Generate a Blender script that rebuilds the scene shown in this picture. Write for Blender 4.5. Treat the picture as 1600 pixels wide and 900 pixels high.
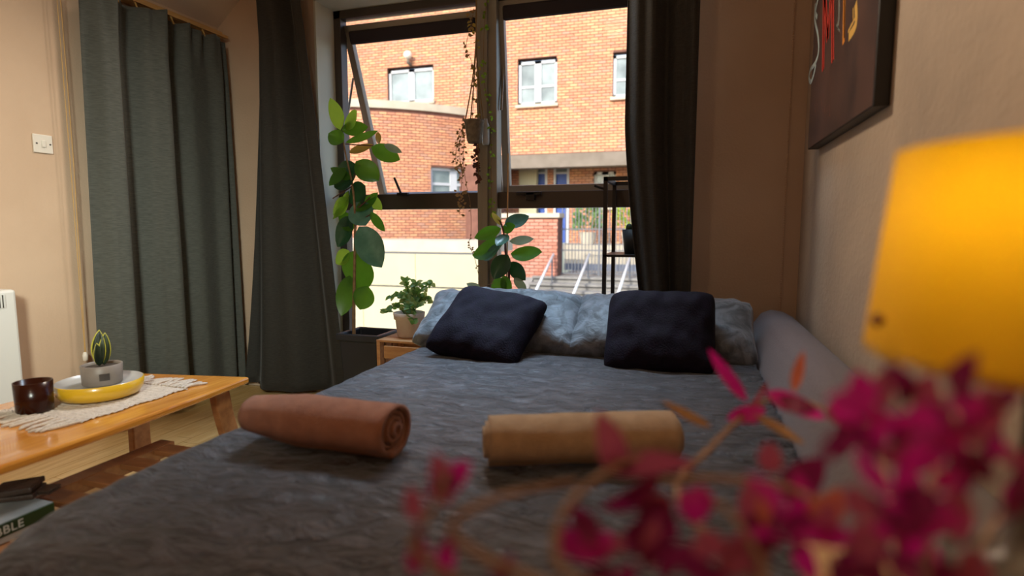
import bpy, bmesh, math, random
from mathutils import Vector, Matrix, noise
random.seed(7)
for o in list(bpy.data.objects): bpy.data.objects.remove(o)
C = bpy.context.scene
COL = C.collection
R = math.radians

# ------------------------------------------------------------------ camera
CAM = Vector((0, 0, 1.06))
cd = bpy.data.cameras.new('camera'); cam = bpy.data.objects.new('camera', cd); COL.objects.link(cam)
cd.sensor_width = 36; cd.lens = 20.25; cd.clip_start = 0.02
cam.location = CAM; cam.rotation_euler = (R(90 - 6.03), 0, R(17.28))
cd.dof.use_dof = True; cd.dof.focus_distance = 3.0; cd.dof.aperture_fstop = 1.6
C.camera = cam

# ------------------------------------------------------------------ world, sun, lights, exposure
w = bpy.data.worlds.new('world'); C.world = w; w.use_nodes = True
nt = w.node_tree; bg = nt.nodes['Background']
sky = nt.nodes.new('ShaderNodeTexSky'); sky.sky_type = 'NISHITA'; sky.sun_disc = False
sky.sun_elevation = R(37); sky.sun_rotation = R(195); sky.air_density = 1.0; sky.dust_density = 1.5
nt.links.new(sky.outputs[0], bg.inputs[0]); bg.inputs[1].default_value = 0.42

def light(name, typ, loc, energy, color, size=None, target=None, sizey=None):
    d = bpy.data.lights.new(name, typ); d.energy = energy; d.color = color
    if typ == 'AREA':
        d.shape = 'RECTANGLE'; d.size = size; d.size_y = sizey or size
    elif typ == 'POINT': d.shadow_soft_size = size
    o = bpy.data.objects.new(name, d); COL.objects.link(o); o.location = loc
    if target is not None:
        o.rotation_euler = (Vector(target) - Vector(loc)).to_track_quat('-Z', 'Y').to_euler()
    return o
sun = light('sun', 'SUN', (0, -20, 17.0), 4.5, (1, .90, .78), target=(3, 0, 2)); sun.data.angle = R(1)
# added fill lamps, out of view above the window and behind the camera
l1 = light('bed_fill_light', 'AREA', (-.95, 2.97, 2.85), 20, (.56, .78, 1.0), 2.0, (-.75, 2.1, .3), .25); l1.data.spread = R(52)  # added cool fill for bed and pillows; no upper window there
l2 = light('left_wall_fill_light', 'AREA', (-1.5, 2.92, 2.72), 7, (1, .82, .66), .3, (-2.8, .9, .6), .3); l2.data.spread = R(70)  # added fill boosting window light on the left wall and table
l3 = light('right_wall_fill_light', 'AREA', (-1.3, 2.9, 2.75), 11, (1, .80, .60), .3, (.5, .9, 1.5), .3); l3.data.spread = R(95)  # added fill boosting window light on the right wall
l4 = light('curtain_fill_light', 'AREA', (.1, -1.3, 2.3), 9, (.90, .96, .84), .5, (-2.9, 2.0, .9), .7); l4.data.spread = R(40)  # added fill for left wall and curtain folds; no back window
light('room_fill_light', 'POINT', (-.9, -.3, 2.45), 13, (1, .74, .50), .12)  # added warm fill in place of bounce light on walls and ceiling
C.view_settings.view_transform = 'Standard'; C.view_settings.look = 'None'
C.view_settings.gamma = 1; C.view_settings.use_curve_mapping = False
C.view_settings.exposure = 0.0

# ------------------------------------------------------------------ helpers
_rot = cam.rotation_euler.to_matrix()
def P(px, py, X=None, Y=None, z=None, D=None):
    """point of the room seen at a measured pixel of the photograph, on a given plane"""
    d = _rot @ Vector(((px - 800) / 900, -(py - 450) / 900, -1))
    if D is not None: t = D
    elif X is not None: t = X / d.x
    elif Y is not None: t = Y / d.y
    else: t = (z - CAM.z) / d.z
    return CAM + d * t

def mat(name, col, rough=.6, col2=None, scale=8, bump=0, bscale=60, metal=0, sheen=0, stretch=(1,1,1),
        trans=0, spec=.5, alpha=1, contrast=(.35,.65), distort=0, island=None, detail=4, coords='Object', sss=0, coat=0):
    m = bpy.data.materials.new(name); m.use_nodes = True
    n = m.node_tree.nodes; l = m.node_tree.links; b = n['Principled BSDF']
    b.inputs['Base Color'].default_value = (*col, 1); b.inputs['Roughness'].default_value = rough
    b.inputs['Metallic'].default_value = metal; b.inputs['Specular IOR Level'].default_value = spec
    b.inputs['Transmission Weight'].default_value = trans
    b.inputs['Coat Weight'].default_value = coat
    if sheen:
        b.inputs['Sheen Weight'].default_value = sheen; b.inputs['Sheen Roughness'].default_value = .35
    tc = n.new('ShaderNodeTexCoord'); mp = n.new('ShaderNodeMapping'); mp.inputs['Scale'].default_value = stretch
    l.new(tc.outputs[coords], mp.inputs[0])
    if col2 is not None:
        t = n.new('ShaderNodeTexNoise'); t.inputs['Scale'].default_value = scale; t.inputs['Detail'].default_value = detail
        t.inputs['Distortion'].default_value = distort
        l.new(mp.outputs[0], t.inputs['Vector'])
        r = n.new('ShaderNodeValToRGB'); r.color_ramp.elements[0].position = contrast[0]; r.color_ramp.elements[1].position = contrast[1]
        r.color_ramp.elements[0].color = (*col, 1); r.color_ramp.elements[1].color = (*col2, 1)
        l.new(t.outputs['Fac'], r.inputs[0]); out = r.outputs[0]
        if island:
            g = n.new('ShaderNodeNewGeometry'); r2 = n.new('ShaderNodeValToRGB'); r2.color_ramp.interpolation = 'LINEAR'
            cr = r2.color_ramp; cr.elements[0].position = 0; cr.elements[1].position = 1
            cr.elements[0].color = (*island[0], 1); cr.elements[1].color = (*island[-1], 1)
            for i, c in enumerate(island[1:-1]):
                e = cr.elements.new((i + 1) / (len(island) - 1)); e.color = (*c, 1)
            l.new(g.outputs['Random Per Island'], r2.inputs[0])
            mx = n.new('ShaderNodeMix'); mx.data_type = 'RGBA'; mx.inputs[0].default_value = .6
            l.new(out, mx.inputs[6]); l.new(r2.outputs[0], mx.inputs[7]); out = mx.outputs[2]
        l.new(out, b.inputs['Base Color'])
    if bump:
        t = n.new('ShaderNodeTexNoise'); t.inputs['Scale'].default_value = bscale; t.inputs['Detail'].default_value = 3
        t.inputs['Distortion'].default_value = distort
        l.new(mp.outputs[0], t.inputs['Vector'])
        bp = n.new('ShaderNodeBump'); bp.inputs['Strength'].default_value = bump; bp.inputs['Distance'].default_value = .01
        l.new(t.outputs['Fac'], bp.inputs['Height']); l.new(bp.outputs[0], b.inputs['Normal'])
    return m

def glass_mat(name, tint=(1,1,1), refl=.08):
    m = bpy.data.materials.new(name); m.use_nodes = True; n = m.node_tree.nodes; l = m.node_tree.links
    n.remove(n['Principled BSDF']); o = n['Material Output']
    t = n.new('ShaderNodeBsdfTransparent'); t.inputs[0].default_value = (*tint, 1)
    g = n.new('ShaderNodeBsdfGlossy'); g.inputs['Roughness'].default_value = .02
    f = n.new('ShaderNodeFresnel'); f.inputs[0].default_value = 1.12
    mx = n.new('ShaderNodeMixShader'); l.new(f.outputs[0], mx.inputs[0])
    l.new(t.outputs[0], mx.inputs[1]); l.new(g.outputs[0], mx.inputs[2]); l.new(mx.outputs[0], o.inputs[0])
    return m

def trans_mat(name, col, tcol, fac=.4, rough=.5, noise_col=None, scale=20):
    """thin translucent sheet: leaves, lamp shade"""
    m = mat(name, col, rough, noise_col, scale); n = m.node_tree.nodes; l = m.node_tree.links
    t = n.new('ShaderNodeBsdfTranslucent'); t.inputs[0].default_value = (*tcol, 1)
    mx = n.new('ShaderNodeMixShader'); mx.inputs[0].default_value = fac
    l.new(n['Principled BSDF'].outputs[0], mx.inputs[1]); l.new(t.outputs[0], mx.inputs[2])
    l.new(mx.outputs[0], n['Material Output'].inputs[0]); return m

def obj(name, bm, m, parent=None, smooth=False, bevel=0, solid=0, sub=0, kind=None):
    me = bpy.data.meshes.new(name)
    if isinstance(bm, tuple): me.from_pydata([tuple(v) for v in bm[0]], [], bm[1]); me.validate()
    else: bm.to_mesh(me); bm.free()
    if smooth:
        for p in me.polygons: p.use_smooth = True
    me.materials.append(m)
    o = bpy.data.objects.new(name, me); COL.objects.link(o)
    if parent: o.parent = parent; o.matrix_parent_inverse = Matrix.Translation(-parent.location) if parent.type == 'EMPTY' else Matrix()
    if solid:
        s = o.modifiers.new('solid', 'SOLIDIFY'); s.thickness = solid; s.offset = 0
    if bevel:
        b = o.modifiers.new('bevel', 'BEVEL'); b.width = bevel; b.segments = 2; b.limit_method = 'ANGLE'
    if sub:
        s = o.modifiers.new('sub', 'SUBSURF'); s.levels = sub; s.render_levels = sub
    if kind: o['kind'] = kind
    return o
def tag(o, label, cat, group=None):
    o['label'] = label; o['category'] = cat
    if group: o['group'] = group
    return o
def thing(name, label, cat, loc=(0,0,0), group=None):
    o = bpy.data.objects.new(name, None); COL.objects.link(o); o.location = loc; o.empty_display_size = .05
    return tag(o, label, cat, group)
def struct(name, bm, m, **k):
    o = obj(name, bm, m, **k); o['kind'] = 'structure'; return o

def box(bm, a, b, M=None):
    x0,y0,z0 = a; x1,y1,z1 = b
    vs = [Vector(v) for v in ((x0,y0,z0),(x1,y0,z0),(x1,y1,z0),(x0,y1,z0),(x0,y0,z1),(x1,y0,z1),(x1,y1,z1),(x0,y1,z1))]
    if M: vs = [M @ v for v in vs]
    v = [bm.verts.new(q) for q in vs]
    for f in ((0,3,2,1),(4,5,6,7),(0,1,5,4),(1,2,6,5),(2,3,7,6),(3,0,4,7)): bm.faces.new([v[i] for i in f])
def B(*boxes, M=None):
    bm = bmesh.new()
    for a, b in boxes: box(bm, a, b, M)
    return bm
def tube(bm, pts, rad, seg=8):
    pts = [Vector(p) for p in pts]
    rad = rad if isinstance(rad, (list, tuple)) else [rad] * len(pts)
    rings = []; up = None
    for i, p in enumerate(pts):
        d = (pts[min(i+1, len(pts)-1)] - pts[max(i-1, 0)]).normalized()
        if up is None: up = Vector((0,0,1)) if abs(d.z) < .9 else Vector((1,0,0))
        a = d.cross(up).normalized(); up = a.cross(d).normalized()
        rings.append([bm.verts.new(p + (a*math.cos(2*math.pi*k/seg) + up*math.sin(2*math.pi*k/seg))*rad[i]) for k in range(seg)])
    for r0, r1 in zip(rings, rings[1:]):
        for k in range(seg): bm.faces.new((r0[k], r0[(k+1)%seg], r1[(k+1)%seg], r1[k]))
    bm.faces.new(rings[0][::-1]); bm.faces.new(rings[-1])
def T(pts, rad, seg=8):
    bm = bmesh.new(); tube(bm, pts, rad, seg); bmesh.ops.recalc_face_normals(bm, faces=bm.faces); return bm
def lathe(prof, c, seg=32, sx=1, sy=1):
    bm = bmesh.new(); rings = []
    for r, z in prof:
        rings.append([bm.verts.new((c[0]+r*sx*math.cos(2*math.pi*k/seg), c[1]+r*sy*math.sin(2*math.pi*k/seg), c[2]+z)) for k in range(seg)])
    for r0, r1 in zip(rings, rings[1:]):
        for k in range(seg): bm.faces.new((r0[k], r0[(k+1)%seg], r1[(k+1)%seg], r1[k]))
    return bm
def sphere(c, r, seg=12, sz=1):
    bm = bmesh.new(); bmesh.ops.create_uvsphere(bm, u_segments=seg, v_segments=seg//2+2, radius=r)
    for v in bm.verts: v.co = Vector((v.co.x, v.co.y, v.co.z*sz)) + Vector(c)
    return bm
def grid(f, nu, nv):
    """f(u,v)->Vector ; returns (verts, faces)"""
    vs = [f(i/nu, j/nv) for j in range(nv+1) for i in range(nu+1)]
    fs = [(j*(nu+1)+i, j*(nu+1)+i+1, (j+1)*(nu+1)+i+1, (j+1)*(nu+1)+i) for j in range(nv) for i in range(nu)]
    return vs, fs
def smooth_path(pts, n=6):
    pts = [Vector(p) for p in pts]; out = []
    for i in range(len(pts)-1):
        p0 = pts[max(i-1,0)]; p1 = pts[i]; p2 = pts[i+1]; p3 = pts[min(i+2, len(pts)-1)]
        for k in range(n):
            t = k/n
            out.append(.5*((2*p1)+(-p0+p2)*t+(2*p0-5*p1+4*p2-p3)*t*t+(-p0+3*p1-3*p2+p3)*t**3))
    out.append(pts[-1]); return out
def leaf_geo(base, tip, width, nrm, curl=.15, fold=.25, n=8, sharp=.75):
    base = Vector(base); tip = Vector(tip); ax = tip - base; L = ax.length; ax.normalize()
    nrm = (Vector(nrm) - ax*ax.dot(Vector(nrm))).normalized(); side = ax.cross(nrm)
    vs = []; fs = []
    for i in range(n+1):
        t = i/n; wd = width*.5*(math.sin(math.pi*min(1, t**sharp))**.7 if 0 < t < 1 else .02)
        c = base + ax*(t*L) + nrm*(curl*L*math.sin(math.pi*t*.9) )
        for s in (-1, -.5, 0, .5, 1):
            vs.append(c + side*(wd*s) + nrm*(abs(s)*wd*fold))
    for i in range(n):
        for k in range(4):
            a = i*5+k; fs.append((a, a+1, a+6, a+5))
    return vs, fs
CN = -(_rot @ Vector((0,0,-1)))          # leaf faces lean loosely towards the room

# ------------------------------------------------------------------ materials
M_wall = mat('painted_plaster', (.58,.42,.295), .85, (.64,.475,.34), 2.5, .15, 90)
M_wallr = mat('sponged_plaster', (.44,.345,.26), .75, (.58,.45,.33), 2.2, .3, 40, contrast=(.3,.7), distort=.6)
M_ceil = mat('ceiling_paint', (.62,.50,.40), .9, (.66,.54,.43), 3, .1, 80)
M_reveal = mat('reveal_paint', (.68,.66,.54), .7, (.72,.70,.58), 4)
M_skirt = mat('skirting_paint', (.62,.48,.36), .5)
M_plank = mat('oak_laminate', (.68,.42,.15), .32, (.82,.56,.24), 5, .1, 30, stretch=(8,1,1), coat=.2)
M_sub = mat('subfloor', (.18,.10,.05), .8)
M_frame = mat('bronze_grey_frame', (.085,.07,.06), .4, metal=.3)
M_frame2 = mat('sash_frame', (.33,.31,.26), .45, metal=.2)
M_black = mat('black_metal', (.012,.011,.011), .45)
M_glass = glass_mat('window_glass', (.97,.98,.98))
M_blind = mat('rolled_blind', (.028,.022,.028), .8)
M_curt = mat('grey_curtain_weave', (.062,.066,.058), .85, (.092,.098,.086), 120, .3, 180, sheen=.15, stretch=(.25,.25,2.5))
M_curt2 = mat('dark_curtain_weave', (.028,.027,.024), .85, (.042,.041,.036), 120, .3, 180, sheen=.1, stretch=(.3,.3,2.5))
M_pine = mat('pine_wood', (.52,.29,.10), .5, (.64,.38,.15), 6, .1, 40, stretch=(6,1,6))
M_teak = mat('teak_table', (.52,.175,.02), .22, (.72,.30,.045), 5, .05, 40, stretch=(9,.9,9), coat=.5, contrast=(.3,.7), distort=.4)
M_dteak = mat('dark_teak', (.26,.10,.035), .4, (.36,.15,.055), 6, .1, 40, stretch=(1.5,6,6))
M_vel = None
M_cream = mat('heater_enamel', (.78,.80,.78), .4)
M_white = mat('white_plastic', (.75,.70,.62), .4)
M_cush = mat('navy_cushion_velvet', (.006,.004,.009), .8, (.010,.006,.015), 30, .3, 160, spec=.15)
M_sofa = mat('mauve_grey_upholstery', (.17,.145,.16), .9, (.23,.195,.205), 200, .5, 260, sheen=.3)
M_towA = mat('terracotta_terry', (.56,.22,.12), .95, (.68,.29,.165), 30, 1.0, 420, sheen=.35)
M_towB = mat('sand_terry', (.72,.46,.24), .95, (.84,.57,.32), 30, 1.0, 420, sheen=.35)
M_runner = mat('ecru_cotton', (.55,.45,.36), .95, (.68,.57,.46), 60, .6, 200)
M_yel = mat('yellow_glaze', (.72,.42,.02), .3, coat=.5)
M_greypot = mat('grey_ceramic', (.22,.18,.15), .45, (.27,.22,.18), 20)
M_dish = mat('pale_glaze', (.45,.43,.40), .3)
M_soil = mat('soil', (.03,.02,.012), .95, (.06,.04,.025), 60, .8, 80)
M_amber = mat('dark_red_glass', (.025,.005,.002), .22, spec=.3)
M_terra = mat('pale_clay_pot', (.66,.53,.44), .8, (.72,.60,.50), 10, .2, 60)
M_cratew = mat('crate_pine', (.55,.27,.11), .6, (.68,.38,.17), 7, .1, 50, stretch=(1.5,8,8))
M_darkpot = mat('anthracite_planter', (.018,.022,.032), .45)
M_rope = mat('jute_cord', (.25,.17,.07), .9)
M_brassc = mat('pull_cord', (.55,.33,.10), .6)
GREEN = [trans_mat('leaf_dark', (.015,.05,.03), (.03,.12,.02), .25, .28, (.03,.085,.05)),
         trans_mat('leaf_green', (.05,.13,.02), (.16,.42,.02), .45, .32, (.07,.18,.03)),
         trans_mat('leaf_lime', (.16,.28,.04), (.45,.75,.06), .55, .4, (.22,.36,.05)),
         trans_mat('leaf_teal', (.07,.17,.13), (.06,.22,.10), .2, .25, (.11,.25,.19)),
         trans_mat('leaf_pale', (.28,.38,.30), (.3,.45,.25), .35, .3, (.36,.46,.36)),
         trans_mat('leaf_ochre', (.25,.17,.05), (.5,.33,.05), .5, .4, (.30,.22,.06))]
M_stem = mat('woody_stem', (.20,.12,.06), .8, (.32,.2,.1), 30)
M_stemr = mat('red_stem', (.10,.03,.02), .6)

def velvet():
    m = bpy.data.materials.new('crushed_velvet'); m.use_nodes = True; n = m.node_tree.nodes; l = m.node_tree.links
    b = n['Principled BSDF']; b.inputs['Roughness'].default_value = .5
    b.inputs['Sheen Weight'].default_value = .6; b.inputs['Sheen Roughness'].default_value = .28
    b.inputs['Sheen Tint'].default_value = (.55,.66,.80,1)
    tc = n.new('ShaderNodeTexCoord'); mp = n.new('ShaderNodeMapping'); mp.inputs['Scale'].default_value = (1,1.9,1)
    l.new(tc.outputs['Object'], mp.inputs[0])
    t = n.new('ShaderNodeTexNoise'); t.inputs['Scale'].default_value = 11; t.inputs['Detail'].default_value = 6
    t.inputs['Distortion'].default_value = 2.2; t.inputs['Roughness'].default_value = .6; l.new(mp.outputs[0], t.inputs['Vector'])
    r = n.new('ShaderNodeValToRGB'); e = r.color_ramp.elements
    e[0].position = .38; e[1].position = .66; e[0].color = (.008,.006,.008,1); e[1].color = (.070,.060,.068,1)
    l.new(t.outputs['Fac'], r.inputs[0]); l.new(r.outputs[0], b.inputs['Base Color'])
    bp = n.new('ShaderNodeBump'); bp.inputs['Strength'].default_value = 1.0; bp.inputs['Distance'].default_value = .018
    l.new(t.outputs['Fac'], bp.inputs['Height']); l.new(bp.outputs[0], b.inputs['Normal'])
    return m
M_vel = velvet()

# ------------------------------------------------------------------ the room shell
XL, XR, YW, YF, YB = -2.95, .505, 3.12, 3.30, -1.6
ZE, ZC = 2.33, 3.05                 # eaves height at the left wall, flat ceiling
WX0, WX1, WZ0, WZ1 = -2.225, -.08, .10, 2.43
struct('wall_left', B(((XL-.15,YB-.15,-.1),(XL,YW+.3,ZE+.02))), M_wall)
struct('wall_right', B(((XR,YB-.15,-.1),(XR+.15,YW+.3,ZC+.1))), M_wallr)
struct('wall_back', B(((XL,YB-.15,-.1),(XR,YB,ZC+.1))), M_wall)
struct('wall_window', B(((XL,YW,-.1),(WX0,YW+.3,ZC)), ((WX1,YW,-.1),(XR,YW+.3,ZC)), ((WX0,YW,WZ1),(WX1,YW+.3,ZC)), ((WX0,YW,-.1),(WX1,YW+.3,WZ0))), M_wall)
sx = (ZC-ZE)/math.tan(R(40))
vs = [(XL-.1,YB,ZE-.084),(XL+sx,YB,ZC),(XR,YB,ZC),(XL-.1,YW+.3,ZE-.084),(XL+sx,YW+.3,ZC),(XR,YW+.3,ZC)]
vs += [(x,y,z+.15) for x,y,z in vs]
struct('ceiling', (vs, [(0,1,4,3),(1,2,5,4),(6,9,10,7),(7,10,11,8),(0,6,7,1),(1,7,8,2),(3,4,10,9),(4,5,11,10),(0,3,9,6),(2,8,11,5)]), M_ceil)
# painted lining of the window recess
struct('trim_1', B(((WX0-.001,YW-.004,WZ0),(WX0+.012,YF+.02,WZ1)), ((WX1-.012,YW-.004,WZ0),(WX1+.001,YF+.02,WZ1)), ((WX0,YW-.004,WZ1-.012),(WX1,YF+.02,WZ1+.001)), ((WX0,YW-.03,WZ0-.001),(WX1,YF+.02,WZ0+.02))), M_reveal)
# pale plaster lintel face above the recess
struct('trim_2', B(((WX0-.10,YW-.006,WZ1-.0),(WX1+.1,YW+.001,ZC-.2))), M_reveal)
struct('trim_3', B(((XL+.001,1.2,ZE-.075),(XL+.055,YW-.02,ZE-.035))), M_pine, bevel=.004)       # timber batten under the slope
struct('baseboard_window', B(((XL,YW-.016,0),(WX0,YW,.10)), ((WX1,YW-.016,0),(XR,YW,.10))), M_skirt, bevel=.004)
struct('baseboard_left', B(((XL,YB,0),(XL+.016,YW-.016,.10))), M_skirt, bevel=.004)
fl = struct('floor', B(((XL-.1,YB-.1,-.12),(XR+.1,YW+.25,-.014))), M_sub)
k = 0
x = XL+.016; pw = .092
while x < -1.0:
    y = -.4 - random.random()*.8
    while y < YW-.02:
        L = .95
        y0, y1 = max(y,-.4), min(y+L, YW-.018)
        if y1 - y0 > .05:
            obj('plank', B(((x+.001,y0+.001,-.014),(x+pw-.001,y1-.001,random.uniform(-.0006,.0006)))), M_plank, fl)
        y += L
    x += pw

# ------------------------------------------------------------------ window_1 : frame, sashes, panes, blinds, handles
fz0, fz1 = WZ0+.02, WZ1-.012
fx0, fx1 = WX0+.012, WX1-.012
TR0, TR1 = 1.172, 1.268             # transom
MX0, MX1 = -1.238, -1.115           # mullion
win = struct('window_1', B(((fx0,YF,fz0),(fx0+.05,YF+.07,fz1)), ((fx1-.05,YF,fz0),(fx1,YF+.07,fz1)), ((fx0,YF,fz1-.05),(fx1,YF+.07,fz1)),
    ((fx0,YF,fz0),(fx1,YF+.07,fz0+.06)), ((fx0,YF,TR0),(fx1,YF+.07,TR1))), M_frame, bevel=.003)
obj('mullion', B(((MX0,YF-.02,fz0),(MX1,YF+.07,fz1)), ((MX0+.035,YF-.045,fz0),(MX1-.05,YF-.02,fz1))), M_frame2, win, bevel=.004)
for a, b in ((fx0+.05, MX0), (MX1, fx1-.05)):
    obj('pane', B(((a,YF+.03,fz0+.06),(b,YF+.036,TR0))), M_glass, win)
def sash(x0, x1, ztop, length, ang, yoff):
    M = Matrix.Translation((0, YF+yoff, ztop)) @ Matrix.Rotation(R(ang), 4, 'X')
    s = .045; L = length
    fr = obj('sash', B(((x0,-.02,-L),(x0+s,.025,0)), ((x1-s,-.02,-L),(x1,.025,0)), ((x0,-.02,-s),(x1,.025,0)), ((x0,-.02,-L),(x1,.025,-L+s)), M=M), M_frame2, win, bevel=.003)
    obj('pane', B(((x0+s,0,-L+s),(x1-s,.006,-s)), M=M), M_glass, fr)
    obj('rolled_blind', B(((x0+s,-.045,-.115),(x1-s,-.005,-.035)), M=M), M_blind, fr, bevel=.012)
    return M, fr
Ml, sl = sash(fx0+.035, MX0+.01, 2.345, 1.165, 21.5, .06)
Mr, sr = sash(MX1-.020, fx1-.035, 2.375, 1.11, 7, .045)
for xx in (fx0+.02, MX0-.008, MX1+.012, fx1-.02):            # stays
    left = xx < -1.2
    a = Vector((xx, YF+.03, 1.55 if left else 1.75)); b = (Ml if left else Mr) @ Vector((xx, 0, -.32))
    obj('stay', T([a, b], .007, 6), M_frame2, win)
for px, py, flip in ((806,300,-1),(628,309,-1),(935,293,-1)):
    c = P(px, py, Y=YF-.01)
    if px == 628:
        bm = B(((c.x-.03,c.y-.012,TR1-.012),(c.x+.045,c.y+.01,TR1+.006)))
        tube(bm, [(c.x,c.y-.01,TR1), (c.x-.035,c.y-.03,TR1+.10)], .008, 6)
    elif px == 806:
        bm = B(((c.x+.07,c.y-.03,c.z-.05),(c.x+.12,c.y+.01,c.z-.005)), ((c.x+.01,c.y-.03,c.z-.02),(c.x+.16,c.y-.012,c.z-.002)))
    else:
        bm = bmesh.new(); tube(bm, [(c.x-.02,c.y-.01,c.z+.01), (c.x+.05,c.y-.03,c.z-.015)], .008, 6)
    obj('handle', bm, M_black, win, bevel=.002)

# ------------------------------------------------------------------ outside: brick building, terrace, stairs
M_brick = mat('orange_brick', (.62,.27,.155), .9, (.74,.37,.20), .9, .2, 60, contrast=(.35,.7),
              island=[(.46,.20,.13),(.62,.26,.14),(.80,.45,.22),(.62,.25,.14),(.48,.29,.22),(.74,.36,.18),(.66,.27,.14)])
M_brick2 = mat('red_brick', (.50,.19,.12), .9, (.60,.27,.18), .9, .2, 60,
              island=[(.40,.14,.09),(.56,.22,.14),(.62,.30,.22),(.50,.18,.11)])
M_mortar = mat('mortar', (.16,.07,.05), .95, (.22,.10,.07), 4)
M_conc = mat('concrete_beam', (.19,.155,.12), .9, (.23,.19,.15), 3, .2, 30)
M_coping = mat('stone_coping', (.50,.44,.33), .85, (.58,.51,.39), 3)
M_cwall = mat('cream_render', (.50,.455,.30), .9, (.53,.485,.325), 2, .1, 60)
M_wpaint = mat('white_window_paint', (.58,.60,.62), .5)
M_wglass = mat('far_window_glass', (.10,.13,.13), .12, (.30,.36,.36), 1.2, spec=.8)
M_blue = mat('blue_door_paint', (.04,.10,.40), .5)
M_step = mat('concrete_step', (.22,.21,.195), .9, (.28,.27,.25), 5)
M_slate = mat('slate_blue_render', (.14,.16,.21), .8, (.18,.20,.25), 5)
M_steel = mat('galvanised_steel', (.72,.74,.76), .35, metal=.3)
M_iron = mat('grey_iron', (.13,.14,.16), .5)
M_pave = mat('grey_paving', (.26,.24,.22), .9, (.32,.30,.27), 3)
M_bush = [trans_mat('shrub_lime', (.30,.42,.04), (.5,.7,.05), .4, .6, (.4,.5,.06)), trans_mat('shrub_green', (.12,.24,.07), (.2,.4,.08), .4, .6, (.2,.32,.1))]

def bricks(fmap, s0, s1, z0, z1, holes, name, m, parent, bl=.215, bh=.062, j=.020, proud=.012):
    vs = []; fs = []; row = 0; z = z0
    while z + bh <= z1 + .001:
        segs = [(s0, s1)]
        for (a, b, c, d) in holes:
            if c < z + bh and d > z:
                ns = []
                for p, q in segs:
                    if b <= p or a >= q: ns.append((p, q)); continue
                    if a > p: ns.append((p, a))
                    if b < q: ns.append((b, q))
                segs = ns
        off = (row % 2) * (bl + j) / 2
        for p, q in segs:
            k0 = math.floor((p - off) / (bl + j)); s = off + k0 * (bl + j)
            while s < q:
                a, b = max(s, p), min(s + bl, q)
                if b - a > .03:
                    e = proud + random.uniform(-.003, .003); i = len(vs); c = .004
                    for (ss, zz, dd) in ((a,z,0),(b,z,0),(b,z+bh,0),(a,z+bh,0),(a,z,e),(b,z,e),(b,z+bh,e),(a,z+bh,e)):
                        vs.append(fmap(ss, zz, dd))
                    fs += [(i+4,i+5,i+6,i+7),(i,i+1,i+5,i+4),(i+1,i+2,i+6,i+5),(i+2,i+3,i+7,i+6),(i+3,i,i+4,i+7)]
                s += bl + j
        z += bh + j; row += 1
    return obj(name, (vs, fs), m, parent, kind='stuff')
def backing(fmap, s0, s1, z0, z1, holes, m, parent, depth=.3, step=None, name='wall'):
    ss = sorted({s0, s1, *[max(s0,min(s1,h[i])) for h in holes for i in (0,1)]} | ({s0 + k*step for k in range(int((s1-s0)/step))} if step else set()))
    zs = sorted({z0, z1, *[max(z0,min(z1,h[i])) for h in holes for i in (2,3)]})
    bm = bmesh.new()
    for a, b in zip(ss, ss[1:]):
        for c, d in zip(zs, zs[1:]):
            mx, mz = (a+b)/2, (c+d)/2
            if any(h[0] < mx < h[1] and h[2] < mz < h[3] for h in holes): continue
            v = [bm.verts.new(fmap(*q)) for q in ((a,c,0),(b,c,0),(b,d,0),(a,d,0),(a,c,-depth),(b,c,-depth),(b,d,-depth),(a,d,-depth))]
            for f in ((0,1,2,3),(7,6,5,4),(0,4,5,1),(1,5,6,2),(2,6,7,3),(3,7,4,0)): bm.faces.new([v[i] for i in f])
    return obj(name, bm, m, parent)
def far_window(parent, x0, x1, z0, z1, Y, bars=True, sill=True):
    t = .085; xm = (x0+x1)/2
    bx = [((x0,Y,z0),(x0+t,Y+.08,z1)), ((x1-t,Y,z0),(x1,Y+.08,z1)), ((x0,Y,z1-t),(x1,Y+.08,z1)), ((x0,Y,z0),(x1,Y+.08,z0+t)), ((xm-.10,Y,z0),(xm+.10,Y+.08,z1))]
    zb = z0 + (z1-z0)*.42
    if bars: bx += [((x0,Y+.01,zb-.03),(x1,Y+.08,zb+.03))]
    f = obj('window', B(*bx), M_wpaint, parent)
    for a, b in ((x0+t, xm-.1), (xm+.1, x1-t)):
        for c, d in (((z0+t, zb-.03), (zb+.03, z1-t)) if bars else ((z0+t, z1-t),)):
            obj('pane', B(((a,Y+.04,c),(b,Y+.05,d))), M_wglass, f)
    if sill: obj('window_sill', B(((x0-.05,Y-.2,z0-.09),(x1+.05,Y+.05,z0))), M_coping, parent)

FY = 17.0
bl_ = thing('brick_building', 'sunlit orange brick apartment building across the courtyard with white windows', 'building', (-5, FY, -1.5))
flat = lambda s, z, d: Vector((s, FY - d, z))
def at(px0, py0, px1, py1, Y):
    a = P(px0, py0, Y=Y); b = P(px1, py1, Y=Y); return (a.x, b.x, b.z, a.z)
h1 = at(605,107,678,152,FY); h1 = (h1[0], h1[1], 5.0, h1[3])
h2 = at(809,93,870,161,FY); h3 = at(958,82,1019,148,FY)
under = (P(783,250,Y=FY).x, 3.4, -2, P(880,240,Y=FY).z)
holes = [h1, h2, h3, under]
backing(flat, -17, 5, -1.5, 10.5, holes, M_mortar, bl_)
bricks(flat, -15.5, 4.5, 3.0, 10, holes, 'bricks', M_brick, bl_)
for h in (h1, h2, h3):
    far_window(bl_, h[0], h[1], h[2], h[3]-.06, FY+.10, bars=(h is not h1))
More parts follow.
